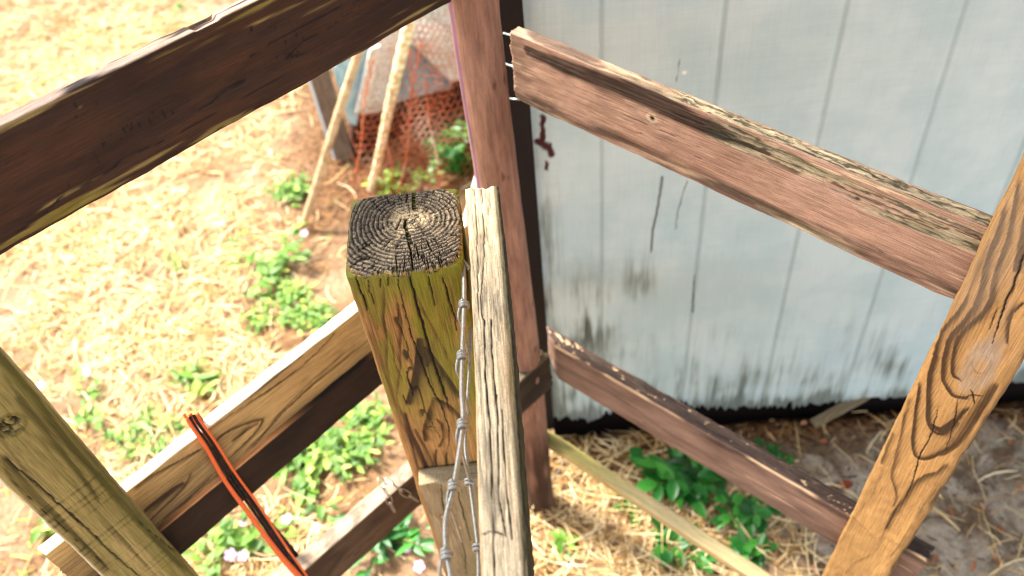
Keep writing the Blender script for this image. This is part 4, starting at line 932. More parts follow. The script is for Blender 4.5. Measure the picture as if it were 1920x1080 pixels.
# Member builds ey = ez x ex ; with ex=+Y that is ez x ey_world = -X : flip by running the other way
mC = Member(CB, CA - e * 0.12, 0.10, 0.0365)
def ct(px, py): P = Pz(px, py, 1.300); d = P - mC.A; return (d @ mC.ex, d @ mC.ey)
Ccr = [([ct(903, 352), ct(905, 420), ct(906, 470), ct(899, 560), ct(902, 600)], 0.0010), ([ct(918, 600), ct(920, 660), ct(926, 720), ct(930, 760)], 0.0014), ([ct(940, 770), ct(946, 860), ct(955, 950), ct(962, 1010)], 0.0012),
       ([ct(905, 600), ct(908, 700), ct(918, 800), ct(922, 870), ct(925, 940), ct(930, 1080)], 0.0015), ([ct(930, 740), ct(934, 840), ct(938, 940), ct(950, 1005)], 0.0012), ([ct(890, 352), ct(893, 480), ct(895, 640)], 0.0008),
       ([ct(908, 1000), ct(925, 995), ct(945, 1002)], 0.0012)]
oC = mC.build('fence_rail', W_grey, fC, None, 0.0013, 0.0009, 0.0025, 0.003, 201, edge=0.0009, warp=lambda x: (0.0015 * np.sin(x * 9), 0.0012 * np.sin(x * 7)))
tag(oC, 'bleached cracked rail running from the square post toward the viewer', 'fence rail')

# ------------------------------------------------------------------ woven wire beside that rail
wire = empty('wire_fence', (-0.07, 0.45, 0), 'galvanised woven wire with knots along the bleached rail', 'wire fence')
zw = 1.262
wp = [Pz(863, 482, 1.262), Pz(869, 500, 1.263), Pz(870, 572, zw), Pz(867, 668, zw), Pz(866, 735, zw), Pz(868, 797, zw), Pz(851, 912, zw), Pz(836, 975, zw), Pz(838, 1040, zw), Pz(846, 1085, zw), Pz(850, 1180, zw)]
def smooth_pts(pts, k=6):
    pts = [np.array(p) for p in pts]; out = []
    for i in range(len(pts) - 1):
        p0 = pts[max(i - 1, 0)]; p1 = pts[i]; p2 = pts[i + 1]; p3 = pts[min(i + 2, len(pts) - 1)]
        for j in range(k):
            t = j / k; out.append(0.5 * ((2 * p1) + (-p0 + p2) * t + (2 * p0 - 5 * p1 + 4 * p2 - p3) * t * t + (-p0 + 3 * p1 - 3 * p2 + p3) * t ** 3))
    return out + [pts[-1]]
b = MB(); b.tube(smooth_pts(wp), 0.0026, 10); child(b.build('line_wire', M_steel, None), wire)
# short bent end of the wire going round the post
b = MB(); b.tube(smooth_pts([Pz(856, 478, 1.268), Pz(862, 484, 1.266), Pz(872, 494, 1.264), Pz(880, 505, 1.262)]), 0.0024, 8); child(b.build('wire_end', M_steel, None), wire)
low = [Pz(884, 560, 1.17), Pz(882, 640, 1.17), Pz(878, 720, 1.17), Pz(872, 830, 1.17), Pz(884, 930, 1.17), Pz(896, 1030, 1.17), Pz(897, 1110, 1.17)]
b = MB(); b.tube(smooth_pts(low), 0.0019, 8); child(b.build('line_wire', M_steel, None), wire)
knots = [(870, 572), (867, 668), (868, 797), (851, 912), (838, 1040)]
for i, (px, py) in enumerate(knots):
    p = Pz(px, py, zw); q = Pz(px, py + 8, zw) - Pz(px, py - 8, zw); q /= np.linalg.norm(q)
    b = MB(); up = np.array([0, 0, 1.0]); sd = np.cross(q, up); pts = []
    for k in range(44):
        a = k / 43 * 2 * math.pi * 2.2; pts.append(p + q * (-0.0036 + 0.0072 * k / 43) + (up * math.cos(a) + sd * math.sin(a)) * 0.0043)
    # tail follows the line wire away then the stay goes down
    b.tube(pts, 0.0018, 8, up=q)
    last = pts[-1]
    b.tube(smooth_pts([last, last + q * 0.010 + sd * 0.002 - up * 0.004, last + q * 0.010 - up * 0.025, last + q * 0.004 - up * 0.09]), 0.0015, 8)
    child(b.build('knot', M_steel, None), wire)
for (px, py) in ((896, 1028), (880, 905)):
    p = Pz(px, py, 1.17); b = MB(); pts = [p + np.array([0.0042 * math.cos(a), -0.003 + 0.0006 * a, 0.0042 * math.sin(a)]) for a in np.linspace(0, 12, 40)]
    b.tube(pts, 0.0017, 8); child(b.build('knot', M_steel, None), wire)
# stays run down to the ground, line wires below repeat
b = MB()
for z in (1.0, 0.82, 0.64, 0.46, 0.30, 0.16):
    b.tube([np.array([-0.046, y, z]) for y in (0.70, 0.5, 0.3, 0.15)], 0.0018, 6)
for y in (0.66, 0.58, 0.49, 0.41, 0.33):
    b.tube([np.array([-0.046, y, 1.15]), np.array([-0.046, y, 0.05])], 0.0015, 6)
child(b.build('lower_mesh', M_steel, None), wire)

# ------------------------------------------------------------------ orange and black strap
M_orange = T('orange_webbing'); _n = M_orange.noise(M_orange.co(), 500, 2, 0.5); M_orange = M_orange.done(M_orange.mix(_n, lin(206, 84, 38), lin(236, 120, 66)), 0.65, None, 0.3)
M_black = T('black_webbing'); _n = M_black.noise(M_black.co(), 160, 3, 0.6); M_black = M_black.done(M_black.mix(M_black.rng(_n, 0.5, 0.75), lin(12, 10, 10), lin(60, 44, 40)), 0.7, None, 0.3)
strap = empty('strap', (-0.42, 0.6, 0.95), 'orange and black strap looped over the pale pine rail', 'strap')
nfront = -m2.ey
def onplane(px, py, off): return Pp(px, py, m2.A + nfront * off, m2.ey)
def ribbon(px_pts, width, mat, name, offs, thick=0.0016, twist=0.0):
    pts = [onplane(x, y, o_) for (x, y), o_ in zip(px_pts, offs)]; pts = smooth_pts(pts, 5)
    b = MB(); V = []; F = []
    for k, p in enumerate(pts):
        t = pts[min(k + 1, len(pts) - 1)] - pts[max(k - 1, 0)]; t /= np.linalg.norm(t)
        s_ = np.cross(t, nfront); s_ /= np.linalg.norm(s_); nn = np.cross(s_, t); a = twist * k / len(pts); s2 = s_ * math.cos(a) + nn * math.sin(a); n2_ = nn * math.cos(a) - s_ * math.sin(a)
        w = width if not hasattr(width, '__len__') else np.interp(k / (len(pts) - 1), np.linspace(0, 1, len(width)), width)
        for j in range(8):
            th = 2 * math.pi * j / 8 + math.pi / 8; V.append(p + s2 * w / 2 * 1.05 * np.sign(math.cos(th)) * abs(math.cos(th)) ** 0.6 + n2_ * thick * math.sin(th))
    K = len(pts)
    for k in range(K - 1):
        for j in range(8): F.append((k * 8 + j, k * 8 + (j + 1) % 8, (k + 1) * 8 + (j + 1) % 8, (k + 1) * 8 + j))
    F += [tuple(range(8))[::-1], tuple(range((K - 1) * 8, K * 8))]
    b.add(V, F); return child(b.build(name, mat, None), strap)
base = [(358, 780), (368, 797), (395, 833), (432, 893), (478, 958), (530, 1034), (574, 1090), (612, 1145)]
boff = [0.003, 0.0085, 0.0115, 0.013, 0.031, 0.063, 0.077, 0.079]
def cord(dx, w, mat, nm, dz=0.0, amp=1.5, ph=0.0, thick=0.0022, spread=(1, 1, 1.05, 1.15, 1.1, 0.9, 0.6, 0.3)):
    pts = [(x + dx * sp_ + amp * math.sin(k * 1.3 + ph), y - dx * 0.55 * sp_) for k, ((x, y), sp_) in enumerate(zip(base, spread))]
    ribbon(pts, w, mat, nm, [o_ + dz for o_ in boff], thick)
cord(-9, [0.0048, 0.0050, 0.0056, 0.0072, 0.0095, 0.012], M_orange, 'orange_cord', 0.0, 2.0, 0.4, 0.0026)
cord(9, [0.0042, 0.0040, 0.0036, 0.0034, 0.0042], M_orange, 'orange_cord', 0.0, 1.6, 1.5, 0.0024)
cord(-2.5, [0.0040, 0.0042, 0.0044, 0.0048, 0.006], M_black, 'black_cord', -0.0006, 1.2, 2.2, 0.0018)
cord(3.5, [0.0040, 0.0038, 0.0042, 0.0050, 0.006], M_black, 'black_cord', -0.0006, 1.2, 0.9, 0.0018)
ribbon([(470, 935), (500, 975), (540, 1022), (590, 1085)], 0.008, M_black, 'black_cord', [0.016, 0.018, 0.020, 0.022], 0.0015)
# back run of the loop, behind the rail
for (w, mat, nm, dx) in ((0.006, M_orange, 'orange_cord', 0), (0.008, M_black, 'black_cord', 12), (0.004, M_orange, 'orange_cord', -11)):
    ribbon([(356 + dx, 777), (366 + dx, 792), (430 + dx, 885), (476 + dx, 960), (515 + dx, 1010), (560 + dx, 1070), (600 + dx, 1130)], w, mat, nm, [0.003, -0.020, -0.035, -0.035, -0.040, -0.045, -0.05], 0.0012)

# ------------------------------------------------------------------ chain over the lower rail
chain = empty('chain', tuple(Pz(720, 900, 0.59)), 'short steel chain draped over the brown lower left rail', 'chain')
def link(c, t, s, mat, L=0.0125, W=0.0055, r=0.0012):
    t = np.array(t) / np.linalg.norm(t); s = np.array(s, float); s -= t * (s @ t); s /= np.linalg.norm(s); pts = []
    for k in range(20):
        a = 2 * math.pi * k / 20; pts.append(np.array(c) + t * L * math.copysign(abs(math.sin(a)) ** 0.8, math.sin(a)) + s * W * math.cos(a))
    b = MB(); b.tube(pts, r, 6, True, up=np.cross(t, s)); child(b.build('link', mat, None), chain)
n3 = m3.ey
def c3(px, py, off=0.005): return Pp(px, py, m3.A - n3 * off, n3)
ch1 = [c3(712, 897, -0.01), c3(720, 915), c3(726, 930), c3(732, 944), c3(738, 958)]
ch2 = [c3(722, 900, -0.008), c3(737, 908), c3(752, 920), c3(768, 930), c3(782, 938)]
for pts in (ch1, ch2):
    for k in range(4):
        a, b_ = pts[k], pts[k + 1]; link((a + b_) / 2, b_ - a, np.cross(b_ - a, n3) if k % 2 == 0 else n3, M_chain, np.linalg.norm(b_ - a) * 0.62)

# ------------------------------------------------------------------ chicken coop in the back
coop = empty('chicken_coop', (-0.4, 2.6, 0), 'low coop of whitish sheet metal with rusty brown base behind the wire netting', 'coop')
G0 = Pz(655, 293, 0); G1 = Pz(875, 196, 0); ew = (G1 - G0) / np.linalg.norm(G1 - G0); nw = np.array([ew[1], -ew[0], 0])   # toward camera
def Wp(px, py, off=0.0): return Pp(px, py, G0 + nw * off, nw)
def slab(name, pix, off, thick, mat, label=None, n2=None):
    pts = [Wp(x, y, off) for x, y in pix]; back = [p - nw * thick for p in pts]; k = len(pts)
    F = [tuple(range(k)), tuple(range(2 * k - 1, k - 1, -1))] + [(i, i + k, (i + 1) % k + k, (i + 1) % k) for i in range(k)]
    b = MB(); b.add(pts + back, F); o = b.build(name, mat, None, False); child(o, coop)
    if label: o['label'] = label
    return o
def rust_mat(name, a, bcol, c, sc=14, stretch=(1, 1, 1)):
    m = T(name); n = m.noise(m.co(stretch), sc, 5, 0.65, 0.5); n2_ = m.noise(m.co(), 120, 3, 0.6)
    x = m.ramp(n, [(0.35, a), (0.5, bcol), (0.68, c)]); x = m.scale(x, m.rng(n2_, 0.3, 0.7, 0.75, 1.2, False)); return m.done(x, 0.75, m.bump(n2_, 0.5, 0.003), 0.3)
M_sheet = rust_mat('whitewashed_sheet', lin(168, 166, 160), lin(206, 204, 198), lin(176, 150, 132))
M_white = rust_mat('white_board', lin(226, 222, 214), lin(204, 198, 188), lin(190, 160, 140))
M_base = rust_mat('rusty_base', lin(34, 20, 15), lin(66, 34, 22), lin(124, 58, 32), 20)
M_blue = rust_mat('faded_blue_panel', lin(108, 134, 144), lin(136, 158, 164), lin(160, 172, 172), 9)
M_bluew = rust_mat('faded_blue_tarp', lin(120, 164, 184), lin(160, 192, 204), lin(190, 206, 208), 9)
M_plank = rust_mat('grey_plank', lin(84, 68, 56), lin(112, 94, 78), lin(60, 46, 38), 30, (1, 1, 0.15))
M_pale = T('pale_edge').done(lin(190, 196, 204), 0.6)
slab('base_board', [(655, 298), (665, 205), (880, 120), (885, 192)], 0.0, 0.03, M_base)
slab('sheet_panel', [(664, 215), (700, 60), (790, 10), (900, -60), (900, 110), (850, 145), (745, 192), (710, 210)], 0.02, 0.004, M_sheet)
slab('blue_panel', [(752, 190), (765, 85), (772, 88), (850, 148), (845, 165)], 0.035, 0.004, M_blue)
slab('roof_sheet', [(768, 78), (790, 20), (880, 90), (872, 150), (845, 152)], 0.06, 0.006, M_white)
slab('sheet_strip', [(668, 212), (694, 95), (714, 85), (690, 200)], 0.055, 0.01, M_white)
slab('tarp', [(625, 128), (672, 80), (700, 60), (668, 235), (655, 232), (640, 180)], 0.012, 0.006, M_bluew, 'faded light blue tarp')
Bk = MB()
for (p0, p1) in (((-0.45, 2.8), (-0.45, 3.5)), ((0.0, 3.0), (0.0, 3.5))): pass
slab('side_panel', [(700, -10), (700, 60), (900, -60), (900, -140)], 0.0, 0.01, M_sheet)
# the leaning plank
def lean(name, pix, z0, z1, w, t, mat, label, cat):
    a = Pz(*pix[0], z0); d = ray(*pix[1]); bpt = CC + d * ((a[1] + (0.0)) / d[1]); return a, bpt
a = Pz(648, 296, 0.0); bq = Py(600, 140, a[1] + 0.04); 
bq = a + (bq - a) * 1.5; ex = (bq - a) / np.linalg.norm(bq - a); hy = np.cross(ex, [0, -1, 0.2]); hy /= np.linalg.norm(hy); hz = np.cross(ex, hy)
b = MB(); b.box((a + bq) / 2, ex, hy, hz, np.linalg.norm(bq - a) / 2, 0.033, 0.012); pl = b.build('leaning_plank', M_plank, None, False); tag(pl, 'dark grey weathered plank leaning at the left end of the coop', 'plank')
b = MB(); b.box((a + bq) / 2 - hy * 0.040 * (1 if hy[0] > 0 else -1), ex, hy, hz, np.linalg.norm(bq - a) / 2 * 0.98, 0.005, 0.010); pe = b.build('edge_strip', M_pale, None, False); pe.parent = pl

# sticks
M_stick = rust_mat('bare_stick', lin(150, 116, 84), lin(186, 154, 118), lin(204, 176, 140), 30)
M_bamboo = T('bamboo_skin'); _c = M_bamboo.noise(M_bamboo.co((40, 40, 60)), 1, 2, 0.5); M_bamboo = M_bamboo.done(M_bamboo.mix(M_bamboo.rng(_c, 0.4, 0.6), lin(190, 160, 112), lin(232, 214, 176)), 0.5)
def stick(name, p_bot, p_top, zb, dy, r0, r1, mat, label, cat, ext=1.25, nodes=False):
    a = Pz(*p_bot, zb); t = Py(*p_top, a[1] + dy); t = a + (t - a) * ext; pts = [a - (t - a) * 0.02]; N_ = 30; R = []
    pts = [a + (t - a) * k / N_ + np.array([0.0012 * math.sin(k * 0.3), 0.001 * math.cos(k * 0.4), 0]) for k in range(N_ + 1)]
    R = [r0 + (r1 - r0) * k / N_ + (0.0025 if (nodes and k % 2 == 0) else 0) + 0.0006 * math.sin(k * 2.3) for k in range(N_ + 1)]
    b = MB(); b.tube(pts, R, 10); o = b.build(name, mat, None); return tag(o, label, cat)
stick('wooden_stick', (566, 430), (668, 110), 0.0, 0.10, 0.0125, 0.014, M_stick, 'bare wooden stick leaning left of the rusty netting', 'stick')
stick('bamboo_pole', (695, 358), (765, 48), 0.0, 0.05, 0.0125, 0.019, M_bamboo, 'pale knobbly pole standing in front of the rusty netting', 'pole', 1.2, True)
b = MB(); q0 = Pz(868, 440, 0.0); q1 = Py(890, 330, q0[1] + 0.02); 
q0 = Pz(866, 452, 0.0); q1 = Py(896, 322, q0[1]); b.tube([q0, q1], [0.016, 0.005], 4); o = b.build('plastic_stake', T('white_plastic').done(lin(236, 236, 236), 0.5), None); tag(o, 'white stake standing behind the round corner post', 'stake')

# rusty hexagonal netting
M_rust = rust_mat('rusty_wire', lin(130, 56, 28), lin(180, 88, 48), lin(206, 168, 148), 7)
def netting(corners, cell, r, seed, name='netting', bulge=0.05, skip=0.03):
    """corners: world points bl, br, tr, tl ; hexagons laid over the bilinear patch"""
    bl, br, tr, tl = [np.array(c, float) for c in corners]; Wd = np.linalg.norm(br - bl); Hd = np.linalg.norm(tl - bl)
    nx = int(Wd / cell); ny = int(Hd / (cell * 0.866)); rs_ = random.Random(seed); b = MB(); cache = {}
    nrm = np.cross(br - bl, tl - bl); nrm /= np.linalg.norm(nrm)
    def pt(i, j):     # vertex lattice
        if (i, j) in cache: return cache[(i, j)]
        u = i / (nx * 2); v = j / (ny * 1.0)
        v = v; p = bl * (1 - u) * (1 - v) + br * u * (1 - v) + tr * u * v + tl * (1 - u) * v
        q = np.array([[u * 3, v * 3, seed]]); p = p + nrm * bulge * perlin(q, (1, 1, 1), 5)[0] + (br - bl) * 0.02 * perlin(q * 2, (1, 1, 1), 6)[0] + (tl - bl) * 0.02 * perlin(q * 2.5, (1, 1, 1), 7)[0]
        cache[(i, j)] = p; return p
    segs = []
    for j in range(0, ny):
        for i in range(0, nx):
            off = (j % 2); x0 = i * 2 + off
            a = pt(x0, j + 0.17); bq_ = pt(x0 + 1, j - 0.17); c_ = pt(x0 + 2, j + 0.17); d_ = pt(x0, j + 0.83)
            segs += [(a, bq_), (bq_, c_), (a, d_)]
    V = []; F = []; n = 0
    for (p, q) in segs:
        if rs_.random() < skip: continue
        t = q - p; l = np.linalg.norm(t); t /= l; s_ = np.cross(t, nrm); s_ /= np.linalg.norm(s_); u_ = np.cross(s_, t)
        for e_ in (p, q):
            for k in range(3):
                a = 2 * math.pi * k / 3; V.append(e_ + s_ * r * math.cos(a) + u_ * r * math.sin(a))
        for k in range(3): F.append((n + k, n + (k + 1) % 3, n + 3 + (k + 1) % 3, n + 3 + k))
        n += 6
    return mk(name, np.array(V), np.array(F), M_rust, None)
net = empty('wire_netting', tuple(Pz(720, 370, 0)), 'rusty hexagonal wire netting hung in front of the coop', 'netting')
nb0 = Pz(650, 380, 0.0); nb1 = Pz(900, 360, 0.0); Yn = 2.26
t0 = Py(700, 40, 2.38); t1 = Py(930, 0, 2.38)
o = netting([nb0, nb1, t1, t0], 0.026, 0.0014, 3, 'netting_layer'); child(o, net)
o = netting([Pz(735, 372, 0.0) + [0, .03, 0], Pz(830, 365, 0.0) + [0, .03, 0], Py(860, 40, 2.42), Py(775, 40, 2.42)], 0.024, 0.0015, 8, 'netting_layer'); child(o, net)
b = MB()
for (p_, q_) in (((745, 372), (790, 80)), ((660, 350), (700, 110)), ((822, 368), (800, 150)), ((735, 368), (720, 200)), ((790, 300), (765, 60))):
    a = Pz(*p_, 0.0); t = Py(*q_, a[1] + 0.12); b.tube(smooth_pts([a, (a * 2 + t) / 3 + [0.008, 0, 0], (a + 2 * t) / 3 - [0.006, 0, 0], t]), 0.0028, 6)
child(b.build('twisted_edge', M_rust, None), net)

# ------------------------------------------------------------------ plants
def leaf_geo(b, base, d, up, L, W, curl=0.25, fold=0.25, a=0.5, n=4, pointy=1.0):
    d = np.array(d, float); d /= np.linalg.norm(d); up = np.array(up, float); s = np.cross(d, up)
    if np.linalg.norm(s) < 1e-3: s = np.array([1.0, 0, 0])
    s /= np.linalg.norm(s); u = np.cross(s, d); V = []; F = []
    for k in range(n + 1):
        t = k / n; w = W * 0.5 * (math.sin(math.pi * (t ** 0.85) * 0.97 + 0.03)) ** (0.8 * pointy) if k < n else 0.0005
        if k == 0: w = W * 0.06
        c = np.array(base) + d * L * t + u * (-curl * L * t * t)
        V += [c - s * w + u * fold * w, c, c + s * w + u * fold * w]
    for k in range(n):
        i = k * 3; F += [(i, i + 1, i + 4, i + 3), (i + 1, i + 2, i + 5, i + 4)]
    b.add(V, F, a)
def clump(px, py, wpx, n, L, W, label, name='weed', mat=None, h=0.05, seed=0, group=None, flat=0.5, flowers=(), cat='weed', hpx=None):
    c = Pz(px, py, 0.0); rp = random.Random(seed); r1 = np.linalg.norm(Pz(px + wpx / 2, py, 0) - c); r2 = r1 if hpx is None else np.linalg.norm(Pz(px, py + hpx / 2, 0) - c)
    c[2] = ground_z(np.array([c[0]]), np.array([c[1]]))[0]
    root = empty(name, tuple(c), label, cat, group); lb = MB(); sb = MB()
    rt = r1 / (2 * 0.014 + 1e-9)
    L *= 1.15; W *= 1.15; ns = max(3, int(n * 1.25) // 7); kb = 0.55 if n > 150 else 0.12
    for s in range(ns):
        a = rp.uniform(0, 6.283); q = math.sqrt(rp.random()); off = np.array([math.cos(a) * q * r1, math.sin(a) * q * r2, 0])
        base = c + off * kb; dens = rp.uniform(0.6, 1.2)
        tip = c + off + np.array([rp.uniform(-.3, .3) * h, rp.uniform(-.3, .3) * h, h * rp.uniform(0.35, 1.1) * (1 - 0.4 * q)])
        mid = (base + tip) / 2 + np.array([0, 0, h * 0.15]); sb.tube([base - [0, 0, 0.01], mid, tip], [0.0014, 0.0011, 0.0006], 5, a=rp.random())
        col = rp.random()
        for k in range(7):
            t = (k + 1) / 7; p = (1 - t) ** 2 * base + 2 * t * (1 - t) * mid + t * t * tip
            az = rp.uniform(0, 6.283) if k < 6 else a
            el = rp.uniform(-0.1, 0.7) * flat + 0.15
            d = (math.cos(az) * math.cos(el), math.sin(az) * math.cos(el), math.sin(el))
            leaf_geo(lb, p, d, (rp.uniform(-.3, .3), rp.uniform(-.3, .3), 1), L * rp.uniform(0.6, 1.25), W * rp.uniform(0.7, 1.2), rp.uniform(0.05, 0.5), rp.uniform(0.1, 0.5), min(1, max(0, 0.5 + 0.3 * (col - 0.5) + rp.gauss(0, 0.2))))
    child(lb.build('leaves', mat or M_leaf, None), root); child(sb.build('stems', M_stem, None), root)
    for (fx, fy, fh, fr) in flowers: flower(fx, fy, fh, fr, root, c)
    return root
def flower(px, py, h, r, root, base, seed=0):
    p = Pz(px, py, h); b = MB(); rp = random.Random(int(px * 7 + py)); t0_ = rp.uniform(0, 6)
    tilt = np.array([rp.uniform(-.4, .4), rp.uniform(-.6, .1), 1.0]); tilt /= np.linalg.norm(tilt); s = np.cross(tilt, (1, 0, 0)); s /= np.linalg.norm(s); q = np.cross(tilt, s)
    for k in range(5):
        a = t0_ + k * 2 * math.pi / 5; d = s * math.cos(a) + q * math.sin(a)
        V = [p]; w = r * 0.42; sd = np.cross(tilt, d)
        for (u, v) in ((0.35, 0.5), (0.75, 1.0), (1.0, 0.62), (1.02, 0), (1.0, -0.62), (0.75, -1.0), (0.35, -0.5)): V.append(p + d * r * u + sd * w * v + tilt * r * 0.08 * u)
        b.add(V, [tuple(range(8))], 0.5 + 0.5 * rp.random())
    b.tube([p, p + tilt * r * 0.12], r * 0.1, 6, a=0.0)
    child(b.build('flower', M_petal, None, False), root)
    g = np.array([base[0] + (p[0] - base[0]) * 0.5, base[1] + (p[1] - base[1]) * 0.5, 0.0]); sb = MB(); sb.tube([g, (g + p) / 2 + [0.004, 0, 0.01], p], 0.0012, 5, a=0.2); child(sb.build('flower_stalk', M_stem, None), root)

clump(540, 358, 80, 190, 0.020, 0.011, 'round bushy green weed left of the leaning stick', h=0.06, seed=1)
clump(520, 500, 150, 60, 0.050, 0.017, 'tall pale plant with long leaves and a pink flower, left of the square post', name='periwinkle', h=0.12, seed=2, cat='flowering plant', flowers=[(570, 437, 0.14, 0.012)])
clump(535, 578, 170, 330, 0.019, 0.011, 'wide mat of small leaved weeds beside the square post', h=0.04, seed=3, hpx=100)
clump(600, 600, 60, 70, 0.018, 0.011, 'small leaved weed above the top end of the pine rail', h=0.03, seed=33)
clump(330, 505, 90, 50, 0.020, 0.008, 'sparse thin weed patch under the top left rail', h=0.03, seed=4)
clump(440, 450, 60, 22, 0.026, 0.010, 'few weed sprigs left of the tall pale plant', h=0.03, seed=5)
clump(175, 68, 80, 80, 0.026, 0.010, 'grassy weed tuft near the upper left corner', h=0.04, seed=6)
clump(340, 15, 30, 25, 0.024, 0.010, 'tiny weed tuft at the top edge of the yard', h=0.03, seed=7)
clump(75, 165, 30, 26, 0.020, 0.010, 'tiny bright weed above the left end of the top rail', h=0.03, seed=8)
clump(255, 20, 24, 14, 0.020, 0.010, 'faint weed sprig at the top left of the yard', h=0.03, seed=9)
clump(365, 705, 70, 110, 0.020, 0.011, 'fine leaved upright weed above the pine rail', h=0.06, seed=10)
clump(400, 725, 80, 26, 0.045, 0.020, 'broad leaved bright green plant next to the fine leaved weed', h=0.07, seed=11)
clump(285, 815, 160, 330, 0.019, 0.011, 'dense green weed mat at the left end of the pine rail', h=0.045, seed=12, hpx=90)
clump(170, 770, 130, 28, 0.032, 0.016, 'straggly pink flowering plant beside the olive post', name='periwinkle', h=0.10, seed=13, cat='flowering plant', flowers=[(163, 697, 0.08, 0.013), (76, 722, 0.08, 0.012)])
clump(95, 990, 80, 16, 0.036, 0.018, 'few leaves by the outer left end of the pine rail', h=0.05, seed=14)
clump(457, 630, 14, 14, 0.012, 0.009, 'single tiny green sprout on bare soil left of the pine rail end', h=0.015, seed=15)
clump(610, 850, 230, 420, 0.022, 0.011, 'large green weed mat showing between pine rail and brown rail', h=0.05, seed=16, hpx=110)
clump(700, 780, 90, 90, 0.024, 0.012, 'yellow green weeds just left of the square post', h=0.05, seed=17)
clump(560, 950, 160, 60, 0.036, 0.018, 'pink flowering plant between the strap and the brown rail', name='periwinkle', h=0.07, seed=18, cat='flowering plant', flowers=[(538, 973, 0.07, 0.013), (592, 990, 0.07, 0.012), (455, 980, 0.05, 0.010)])
clump(440, 1030, 170, 90, 0.036, 0.018, 'pink flowering plant below the dark board at the bottom edge', name='periwinkle', h=0.08, seed=19, cat='flowering plant', flowers=[(432, 1040, 0.09, 0.015), (456, 1042, 0.085, 0.013)])
clump(730, 1010, 150, 70, 0.050, 0.017, 'long leaved dark plant under the brown rail beside the post foot', name='periwinkle', mat=M_dleaf, h=0.10, seed=20, cat='flowering plant', flowers=[(786, 1062, 0.08, 0.014), (765, 1030, 0.05, 0.009)])
clump(730, 350, 75, 80, 0.026, 0.016, 'green weed at the foot of the pale pole', h=0.05, seed=21)
clump(790, 335, 50, 40, 0.024, 0.014, 'pale weed behind the rusty netting', h=0.04, seed=22)
clump(865, 320, 60, 200, 0.034, 0.022, 'leafy green creeper behind the round corner post', name='creeper', mat=M_dleaf, h=0.22, seed=23, cat='plant')
clump(830, 290, 60, 60, 0.024, 0.015, 'scattered sprigs at the foot of the coop', h=0.10, seed=24)
clump(1275, 915, 150, 120, 0.050, 0.026, 'dark green broad leaved plant between lath and mauve rail', name='broadleaf_plant', mat=M_dleaf, h=0.10, seed=25, cat='plant', hpx=90)
clump(1400, 960, 140, 70, 0.036, 0.022, 'bright leafy plant under the mauve rail', name='broadleaf_plant', mat=M_dleaf, h=0.06, seed=26, cat='plant', hpx=60)
clump(1465, 860, 70, 36, 0.026, 0.014, 'small plant above the mauve rail on grey sand', name='broadleaf_plant', mat=M_dleaf, h=0.04, seed=27, cat='plant', hpx=40)
clump(1260, 1030, 120, 60, 0.038, 0.026, 'glossy leaved plant below the lath at the bottom edge', name='broadleaf_plant', mat=M_dleaf, h=0.05, seed=28, cat='plant', hpx=50)
clump(1390, 1040, 90, 50, 0.036, 0.022, 'glossy leaves at the bottom edge right of the lath', name='broadleaf_plant', mat=M_dleaf, h=0.05, seed=29, cat='plant', hpx=40)
clump(1185, 950, 50, 14, 0.030, 0.018, 'few glossy leaves left of the lath', name='broadleaf_plant', mat=M_dleaf, h=0.03, seed=30, cat='plant')
clump(1052, 1015, 34, 8, 0.034, 0.013, 'single pale seedling in straw right of the bleached rail', name='seedling', h=0.05, seed=31, cat='seedling')

# ------------------------------------------------------------------ dead leaves, debris
def dead(px, py, L, W, c, rot, label, group=None):
    p = Pz(px, py, 0.0); p[2] = ground_z(np.array([p[0]]), np.array([p[1]]))[0] + 0.006; b = MB()
    leaf_geo(b, p, (math.cos(rot), math.sin(rot), 0.12), (0.2, -0.2, 1), L, W, 0.25, 0.35, c, 6); o = b.build('dead_leaf', M_dead, None); tag(o, label, 'dead leaf', group)
dead(1572, 914, 0.040, 0.024, 0.0, 0.15, 'red brown dead leaf on grey sand beside the orange post')
rp = random.Random(4)
for (px, py) in ((1895, 830), (1840, 940), (1790, 965), (1870, 985), (1740, 925), (1905, 905), (1830, 1050), (1750, 1050), (1880, 1060), (1520, 1060), (1460, 1015), (1500, 800), (1550, 830), (1480, 870)):
    dead(px, py, rp.uniform(0.018, 0.03), rp.uniform(0.010, 0.016), rp.uniform(0.05, 0.75), rp.uniform(0, 6), 'small brown dead leaf on the grey sand at lower right', 'dead leaves on the sand')
def twig(px, py, qx, qy, r, label, mat, group=None):
    a = Pz(px, py, 0.008); c = Pz(qx, qy, 0.012); m_ = (a + c) / 2 + [0, 0.003, 0.004]; b = MB(); b.tube([a, m_, c], [r, r * 0.9, r * 0.5], 7, a=0.6); o = b.build('twig', mat, None); tag(o, label, 'twig', group)
twig(1740, 945, 1800, 995, 0.0035, 'pale thick straw twig on grey sand right of the orange post', M_straw)
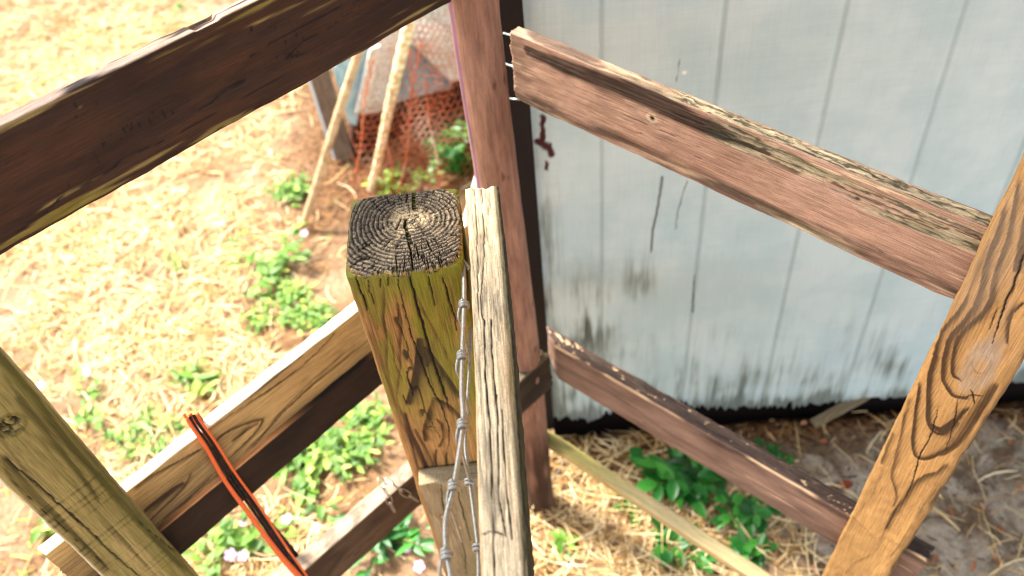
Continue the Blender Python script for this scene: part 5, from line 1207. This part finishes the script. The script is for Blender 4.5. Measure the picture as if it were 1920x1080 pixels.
for (a_, b_, c_, d_) in ((1840, 955, 1880, 1065), (1900, 1010, 1850, 1030), (1925, 990, 1905, 1060), (1535, 870, 1560, 905), (1560, 830, 1610, 880), (1490, 790, 1500, 850), (1760, 1060, 1790, 1085), (1640, 870, 1600, 850)):
    twig(a_, b_, c_, d_, 0.0014, 'thin pale straw twig lying on the grey sand', M_straw, 'straw twigs on the sand')
# piece of old wood under the wall
a = Pz(1530, 800, 0.02); c = Pz(1600, 762, 0.05); m_ = Member(a, c + (c - a) * 0.4, 0.014, 0.026)
o = m_.build('wood_scrap', W_block, lambda P, N: dict(g=rings(P, 0.05, 0, 90, 211, 0.02), weath_lit=0.4 + 0 * P[:, 0], blk=0.4 + 0 * P[:, 0]), None, 0.004, 0.004, 0.002, 0.003, 211)
tag(o, 'grey scrap of wood lying under the rotten edge of the shed wall', 'wood scrap')
# wire at the foot of the round post
b = MB(); b.tube(smooth_pts([Pz(985, 930, 0.05), Pz(1000, 915, 0.06), Pz(1030, 903, 0.06), Pz(1050, 880, 0.03), Pz(1058, 860, 0.01)]), 0.0022, 6); o = b.build('bent_wire', M_steel, None); tag(o, 'bent grey wire around the foot of the round post', 'wire')
# grey stone in yard
def stone(px, py, r, label, seed):
    p = Pz(px, py, 0); n = 14; V = []; F = []
    for i in range(n + 1):
        for j in range(2 * n):
            a = math.pi * i / n; t = math.pi * j / n; v = np.array([math.sin(a) * math.cos(t) * 1.5, math.sin(a) * math.sin(t), math.cos(a) * 0.5]); V.append(v)
    V = np.array(V); V *= (1 + 0.35 * perlin(V, (1.3, 1.3, 1.3), seed))[:, None]; V = V * r + [p[0], p[1], r * 0.15]
    idx = np.arange((n + 1) * 2 * n).reshape(n + 1, 2 * n); a_, b_ = idx[:-1], idx[1:]
    F = np.stack([a_, b_, np.roll(b_, -1, 1), np.roll(a_, -1, 1)], -1).reshape(-1, 4)
    m = T('stone'); c_ = m.mix(m.noise(m.co(), 60, 4), lin(150, 124, 112), lin(196, 170, 156)); tag(mk('stone', V, F, m.done(c_, 0.9)), label, 'stone')
stone(412, 422, 0.022, 'flat pinkish stone half buried in the left yard', 5)
